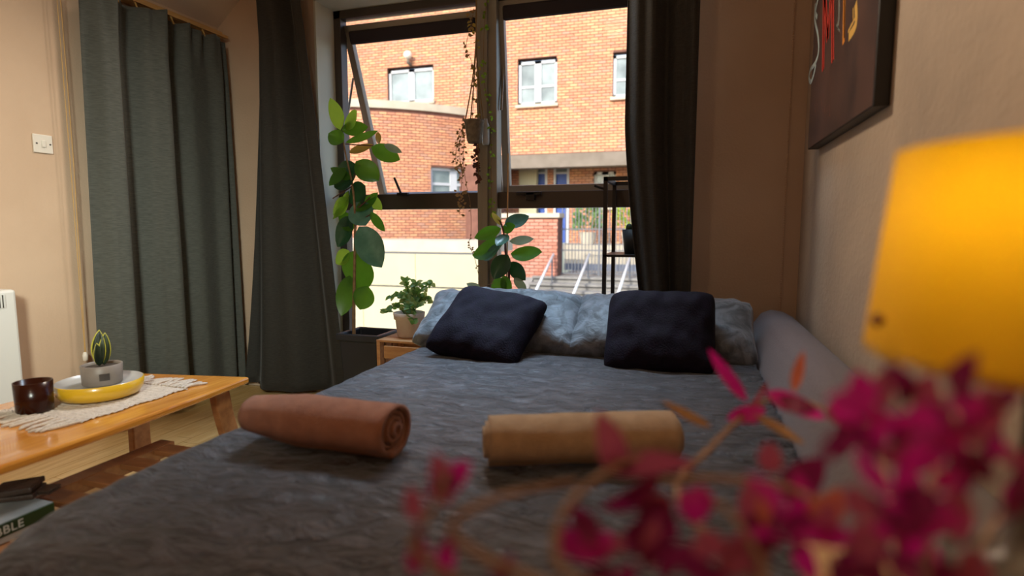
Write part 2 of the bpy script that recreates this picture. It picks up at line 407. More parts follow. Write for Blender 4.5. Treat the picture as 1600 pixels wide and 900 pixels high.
# concrete beam over the undercroft
bz0 = P(880,261,Y=FY).z
obj('beam', B(((under[0]-.1,FY-.03,bz0),(3.5,FY+.4,under[3]))), M_conc, bl_)
obj('soffit', B(((under[0],FY+.4,bz0+.1),(3.4,FY+1.6,bz0+.3))), M_conc, bl_)
# recessed ground floor wall with doors
RY = 18.5
rflat = lambda s, z, d: Vector((s, RY - d, z))
tz = .55
d1 = at(839,262,852,300,RY); d2 = at(869,262,886,300,RY); wz = at(928,265,962,300,RY)
d1 = (d1[0], d1[1], tz, d1[3]+.05); d2 = (d2[0], d2[1], tz, d2[3]+.05); wz = (wz[0], wz[1], 1.7, 2.8)
rh = [d1, d2, wz]
backing(rflat, under[0]-1, 4.5, tz, 3.6, rh, M_mortar, bl_, name='recessed_wall')
bricks(rflat, under[0]-1, 4.4, tz, 3.5, rh, 'recessed_bricks', M_brick, bl_)
for d in (d1, d2):
    f = obj('door', B(((d[0],RY+.05,d[2]),(d[1],RY+.1,d[3]-.25))), M_blue, bl_)
    obj('door_frame', B(((d[0]-.07,RY-.05,d[2]),(d[0],RY+.1,d[3]+.05)), ((d[1],RY-.05,d[2]),(d[1]+.07,RY+.1,d[3]+.05)), ((d[0],RY-.02,d[3]-.25),(d[1],RY+.1,d[3]-.2))), M_wpaint, bl_)
    obj('fanlight', B(((d[0],RY+.05,d[3]-.2),(d[1],RY+.06,d[3]))), M_wglass, bl_)
far_window(bl_, *wz, RY+.08)
cp = at(811,262,838,300,RY-.3)
obj('rendered_pier', B(((cp[0],RY-.3,tz),(cp[1],RY-.05,bz0+.1))), M_cwall, bl_)
# globe lamp
gl = P(637,86,Y=FY-.2)
g = thing('wall_lamp', 'white globe lamp on the brick facade above the upper left window', 'lamp', (gl.x, FY-.02, gl.z-.2))
obj('globe', sphere(gl, .13, 16), mat('opal_globe', (.85,.80,.68), .4), g, smooth=True)
obj('bracket', T([(gl.x,FY,gl.z-.24),(gl.x,gl.y,gl.z-.22),(gl.x,gl.y,gl.z-.1)], .05), M_conc, g, smooth=True)
# bowed terrace wall
cx, cyy, rad = P(590,355,Y=20.5).x, 20.6, 6.3
bow = lambda s, z, d: Vector((cx + (rad+d)*math.sin(s/rad), cyy - (rad+d)*math.cos(s/rad), z))
bt = thing('bowed_brick_wall', 'curved orange brick terrace wall with a pale stone coping left of the hanging planter', 'wall', (cx, cyy-rad, -1.5))
zt = P(580,158,Y=14.4).z
wh = []
a0 = P(640,253,Y=14.75); a1 = P(697,303,Y=14.95)
s0_ = rad*math.asin((a0.x-cx)/rad); s1_ = rad*math.asin((a1.x-cx)/rad)
wh = [(s0_, s1_, a1.z, a0.z)]
smax = rad*1.35
backing(bow, -smax, smax, -1.5, zt-.02, wh, M_mortar, bt, step=.5)
bricks(bow, -smax, smax, .3, zt-.08, wh, 'bricks', M_brick, bt)
backing(lambda s,z,d: bow(s,z,d+.07), -smax, smax, zt-.02, zt+.20, [], M_coping, bt, step=.4, depth=.45, name='coping')
sm = (s0_+s1_)/2
fm = Matrix.Translation(bow(sm, 0, -.12)) @ Matrix.Rotation(sm/rad, 4, 'Z')
hw = (s1_-s0_)/2; z0, z1 = a1.z, a0.z; t = .09; zb = (z0+z1)/2 - .05
f = obj('window', B(((-hw,0,z0),(-hw+t,.08,z1)), ((hw-t,0,z0),(hw,.08,z1)), ((-hw,0,z1-t),(hw,.08,z1)), ((-hw,0,z0),(hw,.08,z0+t)), ((-.12,0,z0),(.12,.08,z1)), ((-hw,.01,zb-.04),(hw,.08,zb+.04)), M=fm), M_wpaint, bt)
for a, b in ((-hw+t,-.12), (.12,hw-t)):
    for c, d in ((z0+t,zb-.04), (zb+.04,z1-t)):
        obj('pane', B(((a,.04,c),(b,.05,d)), M=fm), M_wglass, f)
# cream courtyard wall, nearest
CY = 9.0
ct = P(670,376,Y=CY).z; cr = P(762,400,Y=CY).x
cw = thing('cream_courtyard_wall', 'low cream rendered courtyard wall with panel joints, outside behind the potted plants', 'wall', (-6, CY, -1.6))
zj = [-1.6, P(670,449,Y=CY).z, P(670,396,Y=CY).z]
xs = [-14+i*1.05 for i in range(20)]; xs = [q for q in xs if q < cr-.3] + [cr]
for zc0, zc1 in zip(zj, zj[1:]):
    for xa, xb in zip(xs, xs[1:]):
        obj('panel', B(((xa+.004,CY,zc0+.014),(xb-.004,CY+.2,zc1-.014))), M_cwall, cw)
obj('backing', B(((-14,CY+.04,-1.6),(cr,CY+.25,ct-.02))), M_iron, cw)
obj('coping', B(((-14,CY+.02,zj[2]+.02),(cr+.03,CY+1.3,ct))), M_coping, cw)
# courtyard ground
gnd = B(((-25,3.6,-1.8),(15,17.2,-1.6)))
struct('ground', gnd, M_pave)
# near red brick pier flanking the stairs
PY = 14.0
px1 = P(871,400,Y=PY).x; ptz = P(850,340,Y=PY).z
pr = thing('red_brick_pier', 'pinkish red brick flank wall left of the outdoor steps', 'wall', (px1-1, PY, -1.6))
pflat = lambda s, z, d: Vector((s, PY - d, z))
backing(pflat, px1-1.75, px1, -1.6, ptz, [], M_mortar, pr, depth=.5)
bricks(pflat, px1-1.75, px1, -1.6, ptz, [], 'bricks', M_brick2, pr)
obj('coping', B(((px1-1.75,PY-.06,ptz),(px1+.05,PY+.55,ptz+.11))), M_coping, pr)
# stairs
lz = P(930,432,Y=14.2).z
st = thing('outdoor_steps', 'wide concrete outdoor steps climbing to the terrace beyond the window', 'steps', (px1+1, 13, -1.6))
n = 9
for i in range(n):
    zt_ = lz - i*.145; y0 = 14.2 - i*.30
    obj('step', B(((px1-.62-.0*i,y0-.33,zt_-.05),(px1+6,y0+.02,zt_)), ((px1-.6,y0-.27,zt_-.145),(px1+6,y0+.02,zt_-.05))), M_step, st)
obj('landing', B(((px1-.05,14.2,lz-.15),(px1+6,16.7,lz))), M_step, st)
slope0 = (px1-.72)
obj('string_wall', ([(px1-.85,14.2,lz+.06),(px1-.6,14.2,lz+.06),(px1-.85,14.2-n*.3,lz+.06-n*.145),(px1-.6,14.2-n*.3,lz+.06-n*.145),
     (px1-.85,14.2,-1.6),(px1-.6,14.2,-1.6),(px1-.85,14.2-n*.3,-1.6),(px1-.6,14.2-n*.3,-1.6)],
     [(0,2,3,1),(2,6,7,3),(0,4,6,2),(1,3,7,5),(0,1,5,4)]), M_step, st)
# terrace wall: slate band below, pale band above
tw = thing('terrace_wall', 'terrace retaining wall, pale above and slate blue below, at the top of the steps', 'wall', (px1+1, 16.2, lz))
zs_ = P(930,412,Y=16.3).z
obj('slate_band', B(((px1-.3,16.2,lz),(6,16.5,zs_))), M_slate, tw)
obj('pale_band', B(((px1-.3,16.22,zs_),(6,16.5,tz))), M_coping, tw)
struct('terrace_floor', B(((px1-.6,16.51,tz-.2),(6,RY-.01,tz))), M_pave)
# railing
rl = thing('iron_railing', 'tall grey iron railing with thin bars at the top of the outdoor steps', 'railing', (px1+1, 14.4, lz))
bm = bmesh.new(); xx = px1+.03
rt = P(930,318,Y=14.4).z
while xx < px1+3.4:
    box(bm, (xx-.010,14.39,lz+.02), (xx+.010,14.41,rt)); xx += .085
obj('bars', bm, M_iron, rl, kind='stuff')
for zz in (rt-.03, lz+.62, lz+1.15, lz+.03):
    obj('rail', B(((px1,14.38,zz),(px1+3.5,14.41,zz+.03))), M_iron, rl)
for q in (936, 1010):
    xq = P(q,400,Y=14.4).x
    obj('post', B(((xq-.025,14.37,lz),(xq+.025,14.42,rt+.05))), M_iron, rl)
# handrails
for i, (a, b, w_) in enumerate((((833,463),(865,397),'against the red brick pier'), ((893,467),(921,397),'in the middle of the flight'), ((963,467),(986,397),'seen behind the black plant stand'))):
    top = P(*b, Y=14.1 if i else 13.9); bot = P(*a, Y=11.9); bot.x = top.x - .02 if i else top.x-.12
    q0 = P(*a, Y=12.3)
    h = thing('stair_handrail', 'pale steel stair handrail ' + w_, 'handrail', (top.x, 14.1, lz), 'handrails of the outdoor steps')
    obj('rail', T([top, q0], .032, 8), M_steel, h, smooth=True)
    for f_ in (.08, .92):
        p = top.lerp(q0, f_)
        stepz = lz - max(0, math.ceil((14.2-p.y)/.3))*.145
        obj('post', T([(p.x,p.y,stepz-.15),(p.x,p.y,p.z)], .02, 6), M_iron, h)
# planting on the far terrace
def shrub(name, label, c, r, h, m, n=150):
    t = thing(name, label, 'shrub', (c[0], c[1], c[2]))
    vs = []; fs = []
    for i in range(n):
        a = random.random()*6.283; rr = r*math.sqrt(random.random()); zz = h*(.15+.85*random.random())
        b_ = Vector((c[0]+rr*math.cos(a)*math.sin(math.pi*min(.95,zz/h+.1))**.5, c[1]+rr*math.sin(a)*.7, c[2]+.3+zz))
        d = Vector((math.cos(a), math.sin(a), random.uniform(-.2,1))).normalized()
        v, f = leaf_geo(b_, b_+d*.22, .10, (random.uniform(-1,1),-1,.4), n=2)
        k = len(vs); vs += v; fs += [tuple(q+k for q in ff) for ff in f]
    obj('foliage', (vs, fs), m, t, kind='stuff')
    obj('planter', lathe([(.0,0),(.20,0),(.26,.36),(.22,.36),(.2,.3),(0,.3)], c, 16), M_coping, t)
s_ = P(918,372,Y=17.4); shrub('terrace_shrub', 'green leafy shrub in a planter on the far terrace behind the railing', (s_.x,17.4,tz), .40, .9, M_bush[1])
s_ = P(976,372,Y=17.4); shrub('terrace_shrub', 'yellow green shrub on the far terrace beside the right curtain', (s_.x+.15,17.4,tz), .4, 1.3, M_bush[0])
s_ = P(855,320,Y=PY+.3)

# ------------------------------------------------------------------ curtains
def curtain(name, label, along, z0, z1, edge0, edge1, fold, m, nu=90, nv=50, axis='x', base=0.0, cat='curtain'):
    """edge0(v), edge1(v): positions along the wall at height v (0 bottom, 1 top); fold(u,v): depth offset"""
    def f(u, v):
        a = edge0(v)*(1-u) + edge1(v)*u; d = base + fold(u, v); z = z0(u) + (z1(u)-z0(u))*v
        return Vector((a, d, z)) if axis == 'x' else Vector((d, a, z))
    g_ = grid(f, nu, nv)
    t = thing(name, label, cat, (edge0(0), base, .03) if axis == 'x' else (base, edge0(0), .03))
    obj('drape', g_, m, t, smooth=True, solid=.004)
    return t
S = math.sin
KA = [(0,-.03),(.07,.03),(.13,.045),(.20,-.01),(.27,-.035),(.37,.03),(.44,.06),(.465,.055),(.50,-.01),(.58,-.015),(.70,.02),(.84,.0),(.92,.02),(.955,-.03),(1,.02)]
def key(K, u):
    u = max(0, min(1, u))
    for (a_, p_), (b_, q_) in zip(K, K[1:]):
        if u <= b_:
            t = (u-a_)/(b_-a_); t = t*t*(3-2*t); return p_+(q_-p_)*t
    return K[-1][1]
def foldA(u, v):     # left-wall curtain: broad soft folds, pleated tape on top
    pleat = .02*S(u*60)*max(0,(v-.88)/.12)
    return 1.5*key(KA, u + .05*v*S(u*3.1) - .02*v)*(1.1-.25*v) + .006*S(u*13+2*v) + pleat
tA = curtain('curtain', 'broad grey green curtain on the left wall behind the coffee table', 'y', lambda u: .05, lambda u: ZE-.10-.025*abs(S(u*14)),
        lambda v: 2.12+.035*v, lambda v: 3.04, lambda u,v: foldA(u,v), M_curt, axis='y', base=XL+.125)
for i in range(9):
    y = 2.12+i*.11
    obj('hook', T([(XL+.12,y,ZE-.13),(XL+.10,y,ZE-.085)], .004, 5), M_brassc, tA)
obj('curtain_track', B(((XL+.09,1.98,ZE-.088),(XL+.115,3.08,ZE-.072))), M_pine, tA)
def foldB(u, v):
    return (.055*S(u*9.5+.9+v)+.022*S(u*19+2*v) )*(1.15-.4*v) + .02*S(u*60)*max(0,(v-.93)/.07)
tB = curtain('curtain', 'charcoal curtain flaring to the floor at the left of the window', 'x', lambda u: .035, lambda u: 2.80,
        lambda v: -2.80+.24*min(1,v*1.3)**.8, lambda v: -1.955-.23*v-.07*v*v, foldB, M_curt2, base=2.98)
def foldC(u, v): return (.035*S(u*11+.5+v)+.016*S(u*23+2*v))*(1.1-.3*v)
ec0 = P(999,470,Y=2.85); ec1 = P(975,190,Y=2.85); ec2 = P(979,0,Y=2.85)
def edgeC(v):
    z = .035+v*2.765
    if z < ec1.z: return ec1.x + (ec0.x-ec1.x)*((ec1.z-z)/(ec1.z-ec0.z))**1.3
    return ec1.x + (ec2.x-ec1.x)*min(1,(z-ec1.z)/(ec2.z-ec1.z))
tC = curtain('curtain', 'dark curtain at the right of the window behind the pillows', 'x', lambda u: .035, lambda u: 2.80,
        edgeC, lambda v: P(1084,300,Y=2.85).x, foldC, M_curt2, base=2.85)
pl = thing('curtain_pole', 'curtain pole above the window, its end bracket showing beside the left curtain', 'curtain pole', (-1.3,3.0,2.83))
obj('pole', T([(-2.72,2.98,2.83),(-.5,2.95,2.83),(.1,2.85,2.83)], .014), M_frame, pl, smooth=True)
c0 = P(411,54,Y=3.1)
jb = obj('junction_box', B(((c0.x-.03,YW-.03,c0.z-.035),(c0.x+.05,YW,c0.z+.03))), M_wall, bevel=.004); tag(jb, 'small wall coloured junction box high beside the charcoal curtain', 'junction box')

# light switch
c = P(66,225,X=XL); sw = thing('light_switch', 'white light switch plate on the left wall', 'switch', (XL, c.y, c.z))
obj('plate', B(((XL,c.y-.043,c.z-.043),(XL+.008,c.y+.043,c.z+.043))), M_white, sw, bevel=.003)
obj('rocker', B(((XL+.008,c.y-.008,c.z-.016),(XL+.014,c.y+.008,c.z+.016))), M_white, sw, bevel=.002)
for dy in (-.03,.03):
    obj('screw', T([(XL+.007,c.y+dy,c.z),(XL+.010,c.y+dy,c.z)], .004, 10), M_frame, sw)
# pull cords
yc0 = P(94,0,X=XL+.05); yc1 = P(133,555,X=XL+.05)
pc = thing('pull_cord', 'long thin tan pull cord loop hanging on the left wall beside the grey green curtain', 'cord', yc1)
for dy, q in ((0,0), (.016,.012)):
    obj('cord', T([(XL+.05,yc1.y+dy,2.34),(XL+.05,yc1.y+dy+.002,1.4),(XL+.05,yc1.y+dy*.2,yc1.z)], .0016, 6), M_brassc, pc)
obj('cord_weight', lathe([(.001,-.03),(.011,-.026),(.012,0),(.007,.015),(.001,.017)], yc1, 14), M_white, pc, smooth=True)
# bead chain right of window
ch = thing('bead_chain', 'fine beaded blind chain hanging in the corner right of the window', 'chain', P(1218,470,Y=YW-.02))
a = P(1241,5,Y=YW-.02); b = P(1219,470,Y=YW-.02); a.x = b.x
bm = bmesh.new(); zz = b.z-.35; k = 0
while zz < 2.9:
    bmesh.ops.create_icosphere(bm, subdivisions=1, radius=.0045, matrix=Matrix.Translation((a.x, a.y, zz))); zz += .0115
tube(bm, [(a.x,a.y,b.z-.35),(a.x,a.y,2.9)], .0014, 5)
obj('beads', bm, mat('chain_beads', (.62,.42,.28), .4), ch, kind='stuff')

# ------------------------------------------------------------------ heater
hx = XL+.115; c = P(25,452,X=hx); ht = thing('panel_heater', 'white wall panel heater at the left edge behind the coffee table', 'heater', (XL, c.y-.3, .15))
hy0, hy1, hz1 = c.y-.75, c.y, c.z
obj('casing', B(((XL+.01,hy0,.16),(hx,hy1,hz1))), M_cream, ht, bevel=.012)
obj('grille_recess', B(((hx-.002,hy0+.05,hz1-.075),(hx+.001,hy1-.045,hz1-.02))), M_frame, ht)
for i in range(24):
    y = hy1-.05-i*.0125
    obj('slat', B(((hx+.001,y-.0025,hz1-.075),(hx+.005,y+.0025,hz1-.02))), M_cream, ht)

# ------------------------------------------------------------------ coffee table
TZ = .42
tb = thing('coffee_table', 'long orange teak coffee table with bowed edges beside the bed', 'table', (-2.06, 1.25, 0))
ty0, ty1 = .50, 1.98
def outline(off=0):
    pts = []
    N = 24
    for i in range(N+1):
        t = i/N; y = ty0+(ty1-ty0)*t; pts.append((-1.80+.045*S(math.pi*t)+off, y))
    for i in range(1, 8):
        t = i/8; pts.append((-1.80+off - (.56+2*off)*t, ty1-.03*0 + .0*t - .10*t))
    for i in range(N+1):
        t = 1-i/N; y = ty0+(ty1-.10-ty0)*t; pts.append((-2.36-.03*S(math.pi*t)-off, y))
    return pts
bm = bmesh.new(); pts = outline()
lo = [bm.verts.new((x,y,TZ-.028)) for x,y in pts]; hi = [bm.verts.new((x,y,TZ)) for x,y in pts]
bm.faces.new(hi); bm.faces.new(lo[::-1])
for i in range(len(pts)): j_ = (i+1)%len(pts); bm.faces.new((lo[i],lo[j_],hi[j_],hi[i]))
obj('tabletop', bm, M_teak, tb, bevel=.008)
for y in (.72, 1.90):
    for xs_ in (-1.87, -2.34):
        d = 1 if y > 1 else -1
        if xs_ < -2:
            obj('leg', B(((xs_-.018,y-.05,.03),(xs_+.018,y+.035,TZ-.028))), M_dteak, tb, bevel=.006)
            obj('foot', B(((xs_-.022,y-.12,0),(xs_+.022,y+.10,.032))), M_dteak, tb, bevel=.01)
            continue
        if y > 1 and xs_ > -2 or True:
            path = smooth_path([(xs_,y-.02*d,TZ-.03),(xs_,y+.005*d,.25),(xs_+(.01 if xs_>-2 else -.01),y+.05*d,.10),(xs_+(.02 if xs_>-2 else -.02),y+.14*d,.0)], 5)
            bm = bmesh.new(); prev = None
            for p in path:
                wv = [bm.verts.new((p.x+a_*.018, p.y+b_*.04, p.z)) for a_, b_ in ((-1,-1),(1,-1),(1,1),(-1,1))]
                if prev:
                    for k in range(4): bm.faces.new((prev[k],prev[(k+1)%4],wv[(k+1)%4],wv[k]))
                else: bm.faces.new(wv[::-1])
                prev = wv
            bm.faces.new(prev)
            bmesh.ops.recalc_face_normals(bm, faces=bm.faces)
            obj('leg', bm, M_dteak, tb, bevel=.006)
obj('apron', B(((-2.25,.75,TZ-.075),(-2.20,1.72,TZ-.028)), ((-2.22,1.70,TZ-.07),(-1.93,1.73,TZ-.028))), M_dteak, tb)

# low slatted bench beside the bed
BZ = .22
be = thing('slatted_bench', 'low reddish wooden slatted bench between bed and coffee table', 'bench', (-1.6, 1.1, 0))
a = P(192,706,z=BZ); b = P(77,760,z=BZ)
bx = (a.x+b.x)/2
by0, by1 = .45, P(245,685,z=BZ).y
obj('rail', B(((bx,by0,BZ-.05),(bx+.07,by1,BZ))), M_dteak, be, bevel=.004)
obj('rail', B(((-1.37,by0,BZ-.05),(-1.32,by1,BZ))), M_dteak, be, bevel=.004)
y = by1-.06
while y > by0:
    obj('slat', B(((bx+.07,y-.035,BZ-.022),(-1.37,y+.035,BZ-.002))), M_dteak, be, bevel=.003); y -= .135
for yy in (by0+.08, by1-.1):
    for xx in (bx+.02, -1.36):
        obj('leg', B(((xx,yy,0),(xx+.04,yy+.04,BZ-.05))), M_dteak, be)

# board game box + wallet
A = P(8,845,z=BZ+.001)
gz = BZ+.057
q1 = P(0,820,z=gz); q2 = P(66,792,z=gz)
dirv = Vector((q2.x-q1.x, q2.y-q1.y, 0)).normalized(); ang = math.atan2(dirv.y, dirv.x)
org = Vector((q2.x, q2.y, BZ+.001)) + dirv*.03
Mx = Matrix.Translation(org) @ Matrix.Rotation(ang, 4, 'Z')
gb = thing('board_game_box', 'dark green board game box with pale lid lying on the slatted bench', 'box', org)
M_gtop = mat('box_lid_print', (.40,.42,.42), .3, (.20,.22,.22), 6, contrast=(.4,.6))
M_gside = mat('box_side_print', (.008,.011,.008), .45, (.02,.045,.008), 3)
obj('lower_box', B(((-.40,.003,0),(0,.20,.035)), M=Mx), mat('box_card', (.45,.40,.36), .6), gb, bevel=.002)
obj('lid_side', B(((-.402,0,.018),(.002,.203,.055)), M=Mx), M_gside, gb, bevel=.002)
obj('lid_top', B(((-.400,.002,.055),(.0,.201,.0565)), M=Mx), M_gtop, gb)
tc_ = bpy.data.curves.new('lettering', 'FONT'); tc_.body = 'SCRABBLE'; tc_.size = .032; tc_.extrude = .0004; tc_.align_x = 'RIGHT'
tc_.space_character = 1.05
to = bpy.data.objects.new('lettering', tc_); COL.objects.link(to)
dg = bpy.context.evaluated_depsgraph_get(); me = bpy.data.meshes.new_from_object(to.evaluated_get(dg)); bpy.data.objects.remove(to)
Mt = Mx @ Matrix.Translation((-.078,-.0008,.026)) @ Matrix.Rotation(R(90), 4, 'X')
me.transform(Mt); me.materials.clear(); me.materials.append(mat('pale_ink', (.62,.58,.50), .5))
lt = bpy.data.objects.new('lettering', me); COL.objects.link(lt); lt.parent = gb; lt.matrix_parent_inverse = Matrix.Translation(-gb.location)
# folded wallet
wl = P(30,775,z=gz)
wt = thing('wallet', 'dark brown folded leather wallet on the board game box', 'wallet', (wl.x, wl.y, gz))
M_leather = mat('brown_leather', (.045,.026,.018), .5, (.08,.05,.035), 14, .3, 80)
Wx = Matrix.Translation((wl.x-.005, wl.y, gz)) @ Matrix.Rotation(R(35), 4, 'Z')
def puff(sx_, sy_, sz_, M, bend=0):
    def f(u, v):
        x_ = (u-.5)*sx_; y_ = (v-.5)*sy_
        return M @ Vector((x_, y_, sz_*(1-.5*(2*u-1)**4)*(1-.4*(2*v-1)**4)+bend*S(u*5)))
    return grid(f, 12, 8)
obj('flap', B(((-.055,-.045,0),(.055,.045,.016)), M=Wx), M_leather, wt, bevel=.004)
obj('flap', B(((-.052,-.045,.017),(.054,.045,.034)), M=Wx @ Matrix.Rotation(R(-4),4,'Y')), M_leather, wt, bevel=.004)
w2 = P(62,768,z=gz)
W2 = Matrix.Translation((w2.x, w2.y, gz)) @ Matrix.Rotation(R(20), 4, 'Z')
w2t = thing('card_holder', 'slim dark card holder beside the wallet on the board game box', 'card holder', (w2.x, w2.y, gz))
obj('sleeve', B(((-.04,-.025,0),(.045,.025,.004)), ((-.04,-.025,.008),(.045,.025,.012)), ((-.04,-.025,.0),(-.034,.025,.012)), M=W2), M_leather, w2t, bevel=.001)

# ------------------------------------------------------------------ runner with fringe
rn = thing('macrame_runner', 'cream macrame table mat with knotted fringe on the coffee table', 'table mat', (-2.08,1.55,TZ))
rx0, rx1, ry0, ry1 = -2.27, -1.89, 1.33, 1.745
def rf(u, v):
    x_ = rx0+(rx1-rx0)*u; y_ = ry0+(ry1-ry0)*v
    return Vector((x_ + .006*S(y_*40), y_+.004*S(x_*30), TZ+.0045+.0025*S(y_*2*math.pi/.023)*(.6+.4*S(x_*2*math.pi/.03+ (y_*120)))))
obj('weave', grid(rf, 60, 110), M_runner, rn, smooth=True, solid=.003)
for side, y_ in ((1, ry1), (-1, ry0)):
    for i in range(20):
        x_ = rx0 + (rx1-rx0)*(i+.5)/20; L = random.uniform(.08,.12)
        pts = [(x_,y_-.005*side,TZ+.006), (x_+random.uniform(-.01,.01),y_+side*L*.4,TZ+.007), (x_+random.uniform(-.025,.025),y_+side*L,TZ+.005)]
        obj('tassel', T(smooth_path(pts,4), [.0062]+[.005]*7+[.003], 6), M_runner, rn, smooth=True)

# dish, pot, snake plant
dc = P(158,617,z=TZ+.01); dx, dy = dc.x, dc.y
ds = thing('yellow_dish', 'round yellow dish with pale inside on the macrame mat', 'dish', (dx,dy,TZ+.008))
obj('body', lathe([(.001,.0),(.105,.0),(.126,.008),(.138,.028),(.142,.060),(.138,.062)], (dx,dy,TZ+.008), 48), M_yel, ds, smooth=True)
obj('inside', lathe([(.138,.062),(.131,.055),(.118,.046),(.001,.042)], (dx,dy,TZ+.008), 48), M_dish, ds, smooth=True)
pz = TZ+.051; pdx, pdy = dx-.0, dy+.01
pt = thing('grey_plant_pot', 'small grey ceramic pot with a snake plant cutting standing in the yellow dish', 'plant pot', (pdx,pdy,pz))
obj('pot', lathe([(.001,0),(.058,0),(.064,.006),(.067,.075),(.063,.077),(.060,.072),(.058,.065)], (pdx,pdy,pz), 40), M_greypot, pt, smooth=True)
obj('soil', lathe([(.0595,.066),(.001,.068)], (pdx,pdy,pz), 24), M_soil, pt)
lb = Matrix.Translation((pdx,pdy,pz))
cdir = Vector((CAM.x-pdx, CAM.y-pdy, 0)).normalized(); rdir = Vector((-cdir.y, cdir.x, 0))*1
bm = bmesh.new()
lab = []
for k in range(7):
    th = -.15+.5*k/6
    d_ = cdir*math.cos(th)+rdir*math.sin(th)
    lab += [Vector((pdx,pdy,pz+.024))+d_*.0657, Vector((pdx,pdy,pz+.050))+d_*.0668]
obj('label_strip', (lab, [(2*k,2*k+2,2*k+3,2*k+1) for k in range(6)]), M_frame, pt)
M_snake = mat('snake_leaf', (.012,.02,.012), .4, (.03,.05,.02), 20)
M_snakee = mat('snake_leaf_edge', (.55,.50,.06), .5)
for i, (ox, h_, wd, lean) in enumerate(((-.004,.170,.034,.006), (.008,.155,.028,.010), (-.008,.11,.024,-.002))):
    base = Vector((pdx,pdy,pz+.07)) + rdir*ox; tip = base + Vector((0,0,h_*.78)) + rdir*lean + cdir*(.006*i)
    e = obj('leaf', leaf_geo(base, tip, wd*1.2, cdir+rdir*.3*(i-1), .05, .35, n=10, sharp=.9), M_snake, pt, smooth=True, solid=.003)
    obj('leaf_margin', leaf_geo(base-cdir*.003, tip+Vector((0,0,.004))-cdir*.003, wd*1.42, cdir+rdir*.3*(i-1), .05, .35, n=10, sharp=.9), M_snakee, pt, smooth=True, solid=.001)
# candle glass
cg = P(55,641,z=TZ+.01)
ca = thing('candle_glass', 'dark red glass candle tumbler on the macrame mat', 'candle', (cg.x,cg.y,TZ+.008))
obj('tumbler', lathe([(.001,0),(.048,0),(.053,.006),(.0555,.105),(.0525,.105),(.049,.05),(.001,.05)], (cg.x,cg.y,TZ+.008), 40), M_amber, ca, smooth=True)

# ------------------------------------------------------------------ sofa bed, bedspread, pillows, cushions
BT = .50
sb = thing('sofa_bed', 'opened sofa bed with grey padded backrest along the right wall', 'bed', (-.48, 1.75, 0))
obj('base', B(((-1.17,.72,.04),(.26,2.78,.30))), M_sofa, sb, bevel=.02)
obj('mattress', B(((-1.19,.66,.29),(.265,2.79,BT-.03))), M_sofa, sb, bevel=.05)
def backf(u, v):          # backrest cross-section swept along Y, rounded ends
    y = .74+(3.09-.74)*v
    e = min(1, (v)/.03, (1-v)/.03); e = math.sqrt(max(0,1-(1-e)**2))
    prof = [(.255,.06),(.262,.40),(.275,.50),(.305,.60),(.335,.645),(.375,.662),(.43,.655),(.475,.63),(.492,.58),(.495,.06)]
    k = u*(len(prof)-1); i = min(int(k), len(prof)-2); fr = k-i
    x_ = prof[i][0]*(1-fr)+prof[i+1][0]*fr; z_ = prof[i][1]*(1-fr)+prof[i+1][1]*fr
    cx_, cz_ = .38, .4
    return Vector((cx_+(x_-cx_)*(.75+.25*e), y, .06+(z_-.06)*(.86+.14*e)))
g_ = grid(backf, 27, 60); vs, fs = g_
fs = fs + [tuple(range(0,28))[::-1], tuple(range(60*28, 61*28))]
obj('backrest', (vs, fs), M_sofa, sb, smooth=True)
for x_ in (-1.1, .2):
    for y_ in (.8, 2.7): obj('leg', T([(x_,y_,0),(x_,y_,.05)], .02), M_black, sb)

X0, X1, Y0, Y1, RC = -1.25, .262, .56, 2.80, .27
def spread(u, v):
    ex = .42
    x_ = (X0-ex) + (X1-X0+ex)*u; y_ = (Y0-ex) + (Y1-Y0+ex)*v
    # signed distance to a plan outline rounded at the foot corner
    qx, qy = X0+RC, Y0+RC
    if x_ < qx and y_ < qy:
        d = Vector((x_-qx, y_-qy)); l_ = d.length or 1e-6; n_ = d/l_; sd = l_-RC; bp_ = Vector((qx,qy))+n_*RC
    elif (x_-X0) < (y_-Y0): n_ = Vector((-1,0)); sd = X0-x_; bp_ = Vector((X0,y_))
    else: n_ = Vector((0,-1)); sd = Y0-y_; bp_ = Vector((x_,Y0))
    rr = .07
    nz = noise.noise(Vector((x_*2.2,y_*2.2,0)))*.010 + noise.noise(Vector((x_*7+3,y_*11,2)))*.0055 + noise.noise(Vector((x_*16+3,y_*24,5)))*.0035
    # tucked wrinkles by the backrest
    wk = max(0,(x_-.0)/.26); nz += wk*.010*noise.noise(Vector((x_*9,y_*38,7)))*2
    if sd < -rr: return Vector((x_, y_, BT+nz))
    arc = rr*math.pi/2; s_ = sd+rr
    if s_ < arc:
        a = s_/rr; c_ = bp_-n_*rr
        return Vector((*(c_+n_*rr*S(a)), BT-rr+rr*math.cos(a)+nz*.8))
    dn = s_-arc; per = bp_.x*1.0 - bp_.y
    off = .02*S(per*21)*min(1,dn/.25)+.02*dn
    return Vector((*(bp_+n_*(off)), max(.03, BT-rr-dn)))
bs = obj('bedspread', grid(spread, 170, 230), M_vel, smooth=True, solid=.006)
tag(bs, 'crushed velvet slate grey bedspread draped over the sofa bed', 'bedspread')

